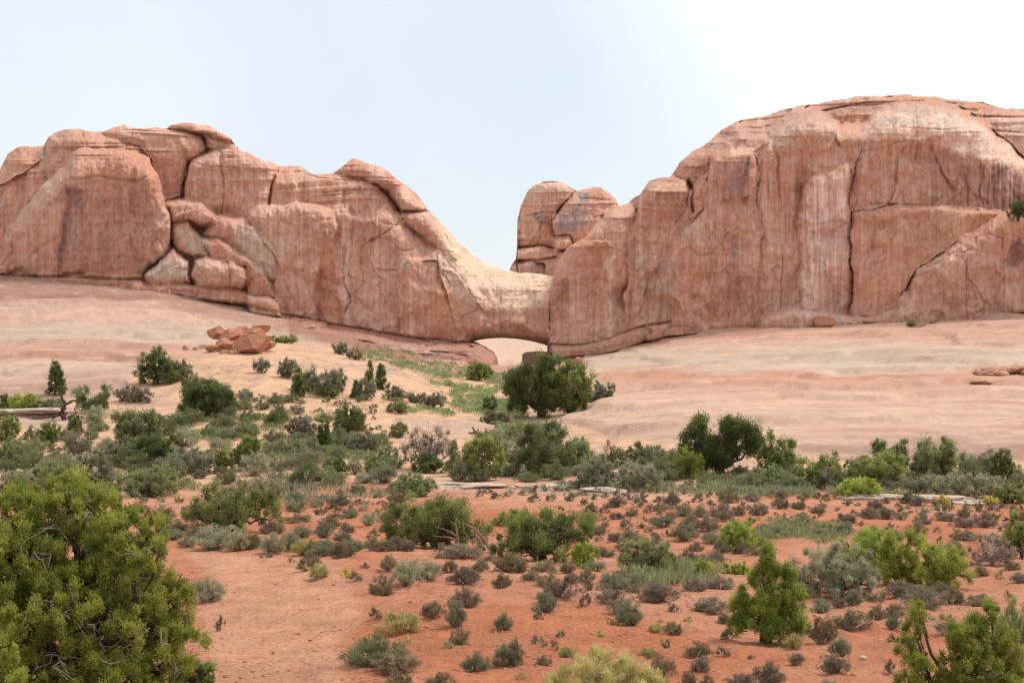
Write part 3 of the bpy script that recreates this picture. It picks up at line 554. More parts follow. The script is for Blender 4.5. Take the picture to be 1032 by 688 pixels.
TIR = [([(812, 200), (826, 178), (852, 172), (856, 240), (856, 325), (800, 325), (806, 260)], WT, .75, 6, True), ([(775, 240), (808, 230), (806, 325), (772, 325)], (.60, .40, .31), .45, 6, True), ([(740, 250), (762, 250), (762, 320), (742, 320)], WT, .3, 6, True),
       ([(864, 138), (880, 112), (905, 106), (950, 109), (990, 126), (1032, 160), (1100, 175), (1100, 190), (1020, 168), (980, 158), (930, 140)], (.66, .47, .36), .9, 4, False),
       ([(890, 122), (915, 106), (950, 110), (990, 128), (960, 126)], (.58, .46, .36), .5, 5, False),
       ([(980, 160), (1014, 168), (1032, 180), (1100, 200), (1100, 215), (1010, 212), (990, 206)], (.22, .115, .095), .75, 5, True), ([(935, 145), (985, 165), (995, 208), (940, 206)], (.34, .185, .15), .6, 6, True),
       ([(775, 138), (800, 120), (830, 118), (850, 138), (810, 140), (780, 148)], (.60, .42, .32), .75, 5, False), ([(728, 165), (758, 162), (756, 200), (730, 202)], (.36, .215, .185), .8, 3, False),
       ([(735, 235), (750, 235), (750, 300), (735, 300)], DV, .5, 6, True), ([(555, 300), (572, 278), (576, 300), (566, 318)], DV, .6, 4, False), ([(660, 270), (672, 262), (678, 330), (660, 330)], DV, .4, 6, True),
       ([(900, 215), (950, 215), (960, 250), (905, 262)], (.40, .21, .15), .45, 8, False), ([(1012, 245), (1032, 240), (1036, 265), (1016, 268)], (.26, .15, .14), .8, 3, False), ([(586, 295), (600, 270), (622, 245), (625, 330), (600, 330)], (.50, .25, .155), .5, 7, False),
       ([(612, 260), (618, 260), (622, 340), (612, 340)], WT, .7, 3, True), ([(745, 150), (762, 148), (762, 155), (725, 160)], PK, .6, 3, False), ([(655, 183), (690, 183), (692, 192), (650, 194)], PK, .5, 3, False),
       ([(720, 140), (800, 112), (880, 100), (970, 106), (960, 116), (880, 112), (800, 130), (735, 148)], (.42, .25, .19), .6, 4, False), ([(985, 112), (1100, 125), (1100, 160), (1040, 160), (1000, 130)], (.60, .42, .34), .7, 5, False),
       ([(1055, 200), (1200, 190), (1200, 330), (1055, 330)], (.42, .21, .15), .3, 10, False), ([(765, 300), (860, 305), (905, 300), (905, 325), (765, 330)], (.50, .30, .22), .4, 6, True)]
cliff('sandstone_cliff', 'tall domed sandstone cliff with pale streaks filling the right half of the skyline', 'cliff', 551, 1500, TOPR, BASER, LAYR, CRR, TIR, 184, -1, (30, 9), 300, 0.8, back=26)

# low brown shelf leading to the arch
TOPS = [(248, 322), (262, 312), (285, 317), (310, 322), (340, 327), (400, 337), (440, 343), (462, 345), (478, 345), (490, 349), (497, 354), (501, 360), (503, 372)]
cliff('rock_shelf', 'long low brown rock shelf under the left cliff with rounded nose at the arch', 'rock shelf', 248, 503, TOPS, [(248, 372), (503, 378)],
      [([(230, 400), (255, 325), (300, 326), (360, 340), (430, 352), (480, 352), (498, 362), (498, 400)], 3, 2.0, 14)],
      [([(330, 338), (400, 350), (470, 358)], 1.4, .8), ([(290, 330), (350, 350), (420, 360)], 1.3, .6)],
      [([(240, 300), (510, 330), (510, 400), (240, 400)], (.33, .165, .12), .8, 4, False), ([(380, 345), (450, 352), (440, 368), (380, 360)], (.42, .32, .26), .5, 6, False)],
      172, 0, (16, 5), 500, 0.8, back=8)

# ---------------------------------------------------------------- free-standing rocks
def ico(sub=4):
    import bmesh
    bm = bmesh.new(); bmesh.ops.create_icosphere(bm, subdivisions=sub, radius=1)
    V = np.array([v.co[:] for v in bm.verts]); T = np.array([[v.index for v in f.verts] for f in bm.faces]); bm.free(); return V, T
ICO = {k: ico(k) for k in (2, 3, 4, 5, 6)}
def rock_mesh(name, sx, sy, sz, seed, mat, sub=4, boxy=3.0, rough=.12, cuts=5, alb=None, bed=0, dlo=.62):
    rng = np.random.default_rng(seed); V, T = ICO[sub]; D = V.copy()
    r = (np.abs(D)**boxy).sum(1)**(-1/boxy); P = D*r[:, None]
    for _ in range(cuts):
        n = unit(rng, 1)[0]; n[2] *= .6; n /= np.linalg.norm(n); d = rng.uniform(dlo, .9)
        k = P@n; P = P - np.maximum(k-d, 0)[:, None]*n*(.9 if dlo > .6 else 1.0)
    P = P*(1+rough*fbm(D[:, 0]*1.7+seed, D[:, 1]*1.7, D[:, 2]*1.7, seed, 5)[:, None])
    if bed: 
        b = fbm(P[:, 0]*.4+seed, P[:, 1]*.4, P[:, 2]*5, seed+3, 3); P[:, :2] *= (1+bed*b)[:, None]
    P = P*np.array([sx, sy, sz])
    at = None
    if alb is not None:
        c = np.tile(np.array([.52, .27, .19]), (len(P), 1)); n1 = fbm(P[:, 0]*.15, P[:, 1]*.15, P[:, 2]*.15+seed, 8, 4)
        c = c + sst(0, .4, n1)[:, None]*np.array([.09, .07, .05]); b = fbm(P[:, 0]*.05, 0*P[:, 1], P[:, 2]*.7, 9, 3); c = c*(1+.3*b)[:, None]
        c = c + sst(.5, .95, D[:, 2])[:, None]*np.array([.12, .12, .09])
        px = alb[0] + P[:, 0]/alb[2]; rw = alb[1] - P[:, 2]/alb[2]
        for poly in alb[3]:
            a = sst(-2, 2, sdist(px, rw, poly)+n1*6)*.85; c = c*(1-a[:, None]) + np.array([.24, .19, .185])*a[:, None]
        at = {'alb': np.clip(c, .02, 1)}
    return mesh_np(name, P, None, mat, at, True, T)
# the two-headed butte beyond the gap
TB = [(513, 274), (515.5, 267), (520, 261), (521, 250), (521.5, 222), (525, 207), (532, 193), (540, 185.5), (550, 181.5), (562, 182), (570, 185), (577, 190), (581, 193), (588, 190.5), (600, 188.5), (606, 189), (607, 191), (614, 195), (621, 202), (624, 209), (632, 228), (645, 255), (660, 285)]
GRY = (.235, .185, .18)
cliff('rock_butte', 'far round-headed red butte of two domes seen through the gap between the cliffs', 'butte', 513, 660, TB, [(513, 300), (660, 300)],
  [([(520, 262), (520, 222), (525, 207), (532, 193), (545, 181), (562, 181), (575, 187), (581, 194), (570, 205), (563, 213), (557, 232), (557, 252)], 2, 7, 24), ([(557, 226), (566, 209), (580, 195), (590, 189), (606, 188), (621, 202), (627, 215), (640, 262), (560, 262)], 5, 6, 22),
   ([(558, 214), (580, 212), (626, 209), (640, 262), (558, 262)], 6.5, 5.5, 14), ([(516, 251), (545, 249), (575, 252), (600, 262), (600, 270), (516, 262)], 9.5, 3, 6), ([(512, 263), (535, 261), (549, 264), (552, 290), (508, 290)], 11, 3, 8), ([(550, 264), (566, 258), (580, 264), (584, 290), (546, 290)], 12.5, 3, 8),
   ([(556, 241), (576, 240), (579, 247), (558, 251)], 11.5, 2.4, 5), ([(575, 250), (620, 240), (640, 300), (575, 300)], 10, 4, 12)],
  [([(520, 219), (545, 215), (563, 214)], 1.2, 1.2), ([(557, 238), (575, 237), (578, 246)], 1.3, 3), ([(522, 250), (545, 248), (570, 252)], 1.4, 3), ([(516, 262), (545, 262), (560, 258)], 1.4, 3), ([(581, 193), (568, 206), (558, 222)], 1.5, 3), ([(585, 200), (618, 202)], 1, 1), ([(545, 225), (542, 248)], 1.5, 1)],
  [([(539, 218), (552, 218), (550, 226), (540, 227)], GRY, .8, 2, False), ([(583, 197), (591, 196), (592, 204), (584, 206)], GRY, .8, 2, False), ([(558, 228), (566, 220), (578, 212), (590, 212), (590, 224), (576, 232)], GRY, .7, 3, False), ([(512, 262), (560, 262), (560, 290), (512, 290)], (.36, .21, .18), .6, 4, False), ([(530, 186), (560, 182), (570, 188), (545, 196)], (.60, .44, .35), .5, 4, False)],
  300, 0, (18, 9), 700, 0.5, back=26)
def place_rock(name, label, px, row, w, h, seed, mat=M_BOULD, cat='rock', group=None, sub=4, boxy=3.2, depth=None, rough=.14, cuts=6, dy=.8, parent=None, sink=.12, rz=0):
    X, Y, Z = (a[0] for a in hit(px, row)) if depth is None else ((px-516)/F*depth, depth, CZ+(344-row)/F*depth)
    m = Y/F; me = rock_mesh(name, w/2*m*(1.2 if cuts > 20 else 1), w/2*m*dy, h/2*m*(1.4 if cuts > 20 else 1.1), seed, mat, sub, boxy, rough, cuts, dlo=.5 if cuts > 20 else .62)
    if cuts > 20: me.polygons.foreach_set('use_smooth', np.zeros(len(me.polygons), bool))
    o = link(name, me); o.location = (X, Y, Z+h*m*(.5-sink)); o.rotation_euler = (0, 0, rz)
    tag(o, label, cat, group); return o
RB = [  # rubble heap on the sand below the left cliff
 (220, 342, 26, 13, 'squarish red block at the upper left of the rubble heap', 1.5), (241, 337, 22, 9, 'topmost tilted red block of the rubble heap', 2.5), (234, 344, 28, 12, 'wide flat red block in the middle of the rubble heap', .5),
 (253, 356, 40, 17, 'largest pointed slab at the front right of the rubble heap', -2), (214, 352, 18, 6, 'thin slab at the left foot of the rubble heap', -1.5), (256, 341, 24, 10, 'tilted red block high on the right of the rubble heap', 1.5), (246, 347, 14, 10, 'small upright block in the heart of the rubble heap', -.5),
 (226, 351, 24, 10, 'dark cracked block low in the middle of the rubble heap', -1), (270, 350, 18, 9, 'small red block at the right end of the rubble heap', 0), (187, 356, 8, 8, 'small upright red stone standing alone left of the rubble heap', 0), (197, 353, 6, 4, 'tiny flat red stone between heap and lone upright stone', 0), (180, 356, 5, 4, 'tiny red stone, leftmost below the left cliff', 0),
 (226, 357, 16, 5, 'thin red slab lying in the sand in front of the rubble heap', -2.5), (264, 334, 24, 8, 'brown slab behind the top of the rubble heap', 3.5)]
for k, (px, rw, w, h, lb, dd) in enumerate(RB):
    place_rock('rubble_block', lb, px, rw+1, w, h, 600+k, group='fallen sandstone blocks', boxy=5, depth=134+dd, sink=.0, rough=.05, cuts=24, dy=.9, sub=5, rz=.3*math.sin(k*2.1))
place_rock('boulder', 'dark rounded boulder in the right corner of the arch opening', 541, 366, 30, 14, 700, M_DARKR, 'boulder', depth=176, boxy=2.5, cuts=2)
place_rock('boulder', 'small orange boulder at the foot of the right cliff behind the dark pinyon', 583, 370, 10, 11, 701, M_BOULD, 'boulder', depth=158, boxy=2.6)
place_rock('boulder', 'broad reddish boulder half buried in the slickrock behind the grey bush beside the pinyon', 618, 394, 30, 9, 702, M_BOULD, 'boulder', depth=132, boxy=2.6)
for k, (px, rw, w, h, lb) in enumerate([(1000, 380, 34, 12, 'rounded orange hump, left one of three on the slickrock at the right edge'), (1022, 377, 34, 12, 'tallest orange hump, middle of three on the slickrock at the right edge'), (1046, 379, 36, 12, 'orange hump cut by the right edge, third of three on the slickrock'), (990, 386, 20, 4, 'thin orange slab at the foot of the three orange humps')]):
    place_rock('rock_hump', lb, px, rw+2, w, h, 7030+k, M_HUMP, 'rock', 'orange humps', boxy=2.2, rough=.45, cuts=2, sink=.3, sub=5)
place_rock('rock_block', 'small reddish block leaning at the foot of the right cliff wall', 830, 328, 20, 11, 704, M_BOULD, 'rock', depth=168, boxy=3.6)
for k, (px, rw, w, h, lb) in enumerate([(470, 491, 74, 7, 'long pale flat ledge rock at the head of the red slope, left of the middle'), (546, 493, 60, 6, 'pale flat ledge rock below the bushy olive tree'), (606, 496, 54, 5, 'thin pale ledge rock under the grey bushes, end of the middle row of ledges'),
        (878, 503, 62, 7, 'pale ledge rock below the light green bush'), (940, 505, 74, 8, 'longest pale ledge rock at the right'), (985, 508, 48, 7, 'undercut pale ledge rock nearest the right edge'), (414, 490, 30, 5, 'short pale ledge rock, leftmost of the ledges at the head of the red slope'),
        (30, 420, 74, 6, 'pale flat ledge beside the twisted dead trunk at the left edge')]):
    place_rock('ledge_rock', lb, px, rw, w, h, 720+k, M_PALE, 'rock', 'pale ledge rocks', boxy=3.2, rough=.5, cuts=9, dy=.5, sink=.3, sub=5)
place_rock('pale_stone', 'small whitish stone beside the right flank of the big left juniper', 198, 648, 10, 7, 750, M_PALE, 'stone')
place_rock('pale_stone', 'small white stone lying on red soil left of the right foreground juniper', 870, 667, 7, 5, 751, M_PALE, 'stone')

# ---------------------------------------------------------------- plants
def lobes_for(style, rng, wpx, hpx):
    L = []
    if style == 'dome':
        n = 13
        for k in range(n):
            a = k*2.4+rng.uniform(-.4, .4); r = .37*math.sqrt((k+.5)/n); L.append((r*math.cos(a)*1.05, r*math.sin(a), rng.uniform(.42, .76)-r*.5, rng.uniform(.13, .22), rng.uniform(.15, .22), rng.uniform(.18, .32)))
        L.append((-.37, 0, .25, .13, .16, .24)); L.append((.38, -.1, .27, .13, .16, .24)); L.append((-.15, -.2, .2, .18, .16, .18)); L.append((0, -.25, .2, .2, .16, .2))
    elif style == 'cone':
        for k in range(6):
            z = .14+k*.145; r = .40*(1-z)**.7+.06; L.append((rng.uniform(-.07, .07), rng.uniform(-.05, .05), z, r, r, .16))
    elif style == 'spires':
        for s in range(5):
            x = -.34+s*.17+rng.uniform(-.03, .03); y = rng.uniform(-.2, .2); tp = rng.uniform(.7, 1)
            for k in range(4):
                z = tp*(.16+k*.23); L.append((x+rng.uniform(-.03, .03), y, z, .15*(1.1-.75*z), .16*(1.1-.75*z), tp*.17))
    elif style == 'spread':
        n = 10
        for k in range(n):
            a = rng.uniform(0, 6.28); r = .36*math.sqrt(rng.uniform(.05, 1)); L.append((r*math.cos(a), r*math.sin(a)*.8, rng.uniform(.36, .86)-.45*r, rng.uniform(.10, .16), rng.uniform(.10, .16), rng.uniform(.13, .2)))
        L.append((.22, 0, .22, .16, .14, .17)); L.append((-.24, .05, .26, .15, .13, .17)); L.append((.0, -.15, .2, .15, .14, .16)); L.append((0, .1, .5, .2, .2, .2))
    elif style == 'low':
        for k in range(8):
            L.append((-.38+k*.108, rng.uniform(-.2, .2), rng.uniform(.3, .5), .13, .18, rng.uniform(.3, .5)))
    elif style == 'ball':
        L = [(0, 0, .56, .46, .42, .42), (.18, -.1, .42, .28, .28, .34), (-.2, -.1, .45, .27, .27, .36), (.05, 0, .76, .3, .3, .24)]
    return np.array(L)
def plant_mesh(w, h, m, wpx, hpx, style, pal, seed, dens=1.0, lobes=None, twigs=0, tuft=None, leafpx=2.3, trunks=1, up=.5, dep=.85, bark=None, cap=150000, thin=1.0):
    rng = np.random.default_rng(seed); Lb = lobes_for(style, rng, wpx, hpx) if lobes is None else np.array(lobes, float)
    Lb = Lb*np.array([w, w*dep, h, w*1.12, w*dep*1.12, h*1.1]); area = wpx*hpx
    tr = (tuft or np.clip(.075*math.sqrt(area), 1.7, 7.5))*m
    nt_ = int(np.clip(1.75*dens*area*m*m/(math.pi*tr*tr)*1.25, 16, 3600))
    A = (Lb[:, 3]*Lb[:, 5]); li = rng.choice(len(Lb), nt_*2, p=A/A.sum())
    u = unit(rng, nt_*2); rr = .5+.55*rng.uniform(0, 1, nt_*2)**.6+.16*(rng.uniform(0, 1, nt_*2) > .85)
    C = Lb[li, :3] + u*rr[:, None]*Lb[li, 3:]
    # drop clusters buried deep inside other lobes
    dd = (((C[:, None]-Lb[None, :, :3])/Lb[None, :, 3:])**2).sum(2).min(1); ok = (dd > .26) & (C[:, 2] > .03*h)
    C = C[ok][:nt_]; O = u[ok][:nt_]; nt_ = len(C)
    nl = int(min(cap, 6.5*dens*area)/max(nt_, 1))+3; nl = min(nl, 400)
    tv = rng.uniform(.0, 1, nt_)
    ts = tr*rng.uniform(.5, 1.6, nt_)
    off = rng.normal(size=(nt_*nl, 3))*.40; off[:, 2] = off[:, 2]*1.3+.1
    cc = np.repeat(C, nl, 0) + off*np.repeat(ts, nl)[:, None]
    Dr = .55*np.repeat(O, nl, 0)+.8*off+unit(rng, nt_*nl)*.55; Dr[:, 2] += up; Dr /= np.linalg.norm(Dr, axis=1)[:, None]
    ll = leafpx*m*rng.uniform(.6, 1.35, nt_*nl)
    V, Q = blades(cc, Dr, ll, ll*.36*thin, rng)
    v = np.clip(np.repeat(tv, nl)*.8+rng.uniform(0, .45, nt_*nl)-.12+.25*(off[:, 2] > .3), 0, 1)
    k = cc[:, 2] > .0; V = V.reshape(-1, 4, 3)[k].reshape(-1, 3); v = v[k]; Q = np.arange(len(V)).reshape(-1, 4)
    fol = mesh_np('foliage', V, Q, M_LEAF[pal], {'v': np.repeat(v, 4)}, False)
    # trunk and limbs
    if not twigs and area > 700: twigs = int(min(26, 5+area/180))
    P = []; tw = max(.035*min(w, h*1.3), .9*m)
    def curve(a, b, n=7, wob=.12):
        t = np.linspace(0, 1, n)[:, None]; a = np.array(a); b = np.array(b); d = np.linalg.norm(b-a)
        p = a+(b-a)*t; mid = np.array([a[0]*.4+b[0]*.6, a[1]*.4+b[1]*.6, max(a[2], b[2]*.35)]); p = p + (mid-(a+b)/2)*(4*t*(1-t))*.8
        p[1:-1] += rng.normal(size=(n-2, 3))*wob*d*.35; return p
    for s in range(trunks):
        x0 = rng.uniform(-.07, .07)*w*(trunks > 1); hub = np.array([x0+rng.uniform(-.05, .05)*w, rng.uniform(-.03, .03)*w, h*.30])
        P.append((curve((x0, 0, -.15*h), hub, 6, .1), np.linspace(tw*1.5, tw*1.05, 6)))
        for k in range(s, len(Lb), trunks):
            e = Lb[k, :3]; P.append((curve(hub*rng.uniform(.5, 1), e, 7), np.linspace(tw*.8, tw*.18, 7)))
            for q in range(3 if area > 900 else 1):
                u_ = unit(rng, 1)[0]; u_[2] = abs(u_[2])*.6+.1; P.append((curve(e*rng.uniform(.7, 1), e+u_*Lb[k, 3:]*.9, 5), np.linspace(tw*.3, tw*.07, 5)))
    VT, QT = tubes(P, 6 if area > 5000 else 4)
    bk = bark or (M_BARK if pal in ('bright', 'mid', 'dark', 'olive') else M_TWIG[pal])
    if not twigs: trunk = mesh_np('trunk', VT, QT, bk)
    else:
        P = []; idx = rng.choice(len(Lb), twigs)
        for q in range(twigs):
            b = Lb[idx[q]]; u_ = unit(rng, 1)[0]; u_[2] = abs(u_[2]) if rng.uniform() < .6 else u_[2]*.5; s = b[:3]+u_*b[3:]*rng.uniform(0, .6); e = b[:3]+u_*b[3:]*rng.uniform(.85, 1.28); e[2] = max(e[2], .05*h)
            c = curve(s, e, 6, .3); r = max(.35*m, tw*.10); P.append((c, np.linspace(r, r*.4, 6)))
            for j in range(2): 
                s2 = c[rng.integers(2, 5)]; P.append((np.array([s2, s2+(e-s)*.3+unit(rng, 1)[0]*.18*np.linalg.norm(e-s), s2+(e-s)*.45+unit(rng, 1)[0]*.3*np.linalg.norm(e-s)]), [r*.6, r*.45, r*.25]))
        V2, Q2 = tubes(P, 3); n1 = len(VT); nq = len(QT); trunk = mesh_np('trunk', np.concatenate([VT, V2]), np.concatenate([QT, Q2+n1]), bk)
        trunk.materials.append(M_DEAD); trunk.polygons.foreach_set('material_index', np.concatenate([np.zeros(nq, np.int32), np.ones(len(Q2), np.int32)]))
    return fol, trunk, None
LM = []     # landmarks for the labels of the small shrubs
OCC = []
def plant(name, label, cat, px, row, wpx, hpx, style, pal, seed, short=None, group=None, depth=None, **kw):
    if depth is None: X, Y, Z = (float(a[0]) for a in hit(px, row))
    else: X, Y = (px-516)/F*depth, depth; Z = float(gz(np.array([X]), np.array([Y]))[0]); hpx = hpx + (prow(Y, Z)-row)
    m = Y/F; OCC.append((px, row, wpx, hpx))
    r = empty(name, (X, Y, Z-.02)); tag(r, label, cat, group)
    f, t, tw = plant_mesh(wpx*m, hpx*m, m, wpx, hpx, style, pal, seed, **kw)
    link('foliage', f, r); link('trunk' if cat == 'tree' else 'stems', t, r)
    if short: LM.append((px, row, short))
    return r
T, B = 'tree', 'bush'
# ---- foreground and middle-distance trees
LBIG = [(.06, .1, .84, .15, .2, .11), (.17, .1, .74, .14, .2, .11), (-.06, .2, .92, .13, .2, .09), (-.20, 0, .58, .2, .2, .16), (0, 0, .5, .2, .2, .16), (-.35, 0, .4, .15, .2, .15), (.2, .05, .45, .16, .2, .12), (-.02, .1, .68, .18, .2, .12), (-.3, .1, .72, .16, .2, .12), (-.40, 0, .66, .13, .2, .13), (-.28, .1, .84, .13, .2, .12), (-.12, .15, .86, .14, .2, .12), (.0, .2, .76, .14, .2, .12), (-.18, -.1, .68, .14, .2, .12), (-.32, -.2, .50, .13, .2, .13), (-.24, -.3, .36, .11, .2, .11), (.10, .1, .62, .13, .2, .11), (.22, .0, .58, .11, .18, .09), (.12, -.15, .42, .17, .2, .12),
        (.02, -.2, .30, .15, .2, .10), (.26, -.1, .36, .13, .2, .11), (.18, -.2, .18, .15, .2, .11), (.38, 0, .34, .09, .15, .08), (.33, 0, .22, .09, .15, .08), (-.42, -.2, .30, .10, .18, .12), (.28, -.1, .70, .07, .1, .07), (.36, 0, .52, .05, .08, .06), (-.08, -.25, .50, .12, .2, .10), (-.45, .1, .85, .09, .15, .1), (-.12, -.2, .18, .12, .2, .1), (.30, -.15, .08, .12, .18, .08)]
plant('juniper_tree', 'largest juniper with bright green foliage and grey dead twigs filling the lower left corner', T, 76, 706, 274, 222, None, 'bright', 1, 'big left juniper', lobes=LBIG, twigs=170, trunks=2, tuft=6.0, leafpx=3.1, dens=1.25, depth=18.5, cap=520000)
plant('juniper_sapling', 'vivid green juniper tip at the bottom left corner before the big juniper', T, 2, 712, 56, 68, 'spires', 'bright', 2, depth=15.5, dens=1.3)
plant('juniper_sapling', 'small vivid green juniper sapling at the lower right foot of the big left juniper', T, 196, 690, 44, 30, 'spires', 'mid', 3, 'sapling by the path', dens=1.2)
LR = [(-.34, 0, .72, .07, .1, .14), (-.30, 0, .88, .05, .08, .12), (-.36, .05, .50, .09, .12, .14), (-.28, -.1, .34, .12, .15, .14), (-.08, -.1, .52, .10, .13, .16), (-.05, -.1, .70, .07, .1, .12), (.08, -.1, .60, .10, .13, .16), (.12, 0, .76, .07, .1, .12), (.28, .05, .72, .09, .12, .16), (.26, .05, .90, .05, .08, .11), (.36, 0, .55, .10, .12, .16), (.02, -.15, .32, .16, .18, .16), (.22, -.1, .38, .14, .16, .16), (.40, 0, .34, .09, .12, .12), (-.40, 0, .22, .09, .12, .1), (-.1, -.1, .18, .16, .2, .12), (.28, -.1, .18, .16, .2, .12)]
plant('juniper_tree', 'bright green juniper with several pointed tops at the bottom right corner', T, 966, 712, 132, 106, None, 'bright', 4, 'right foreground juniper', lobes=LR, twigs=22, dens=1.15, depth=18.5, trunks=2, tuft=5, thin=.9)
LC = [(-.04, 0, .88, .07, .08, .10), (.0, 0, .74, .11, .12, .12), (-.12, 0, .62, .11, .14, .13), (-.22, -.05, .46, .14, .16, .15), (-.34, 0, .34, .13, .15, .13), (-.16, -.15, .28, .16, .18, .14), (.10, -.1, .50, .14, .16, .16), (.22, 0, .66, .08, .1, .12), (.26, 0, .50, .13, .15, .15), (.34, 0, .36, .12, .15, .15), (.20, -.1, .24, .16, .18, .13), (.38, 0, .20, .10, .12, .11), (0, -.2, .16, .14, .16, .11), (-.38, 0, .18, .09, .1, .1), (.02, -.05, .36, .16, .2, .15)]
plant('juniper_tree', 'upright bright green juniper standing alone on the red soil right of centre', T, 776, 648, 84, 100, None, 'bright', 5, 'lone upright juniper', lobes=LC, twigs=20, dens=1.25, trunks=3, tuft=4.6, thin=.9)
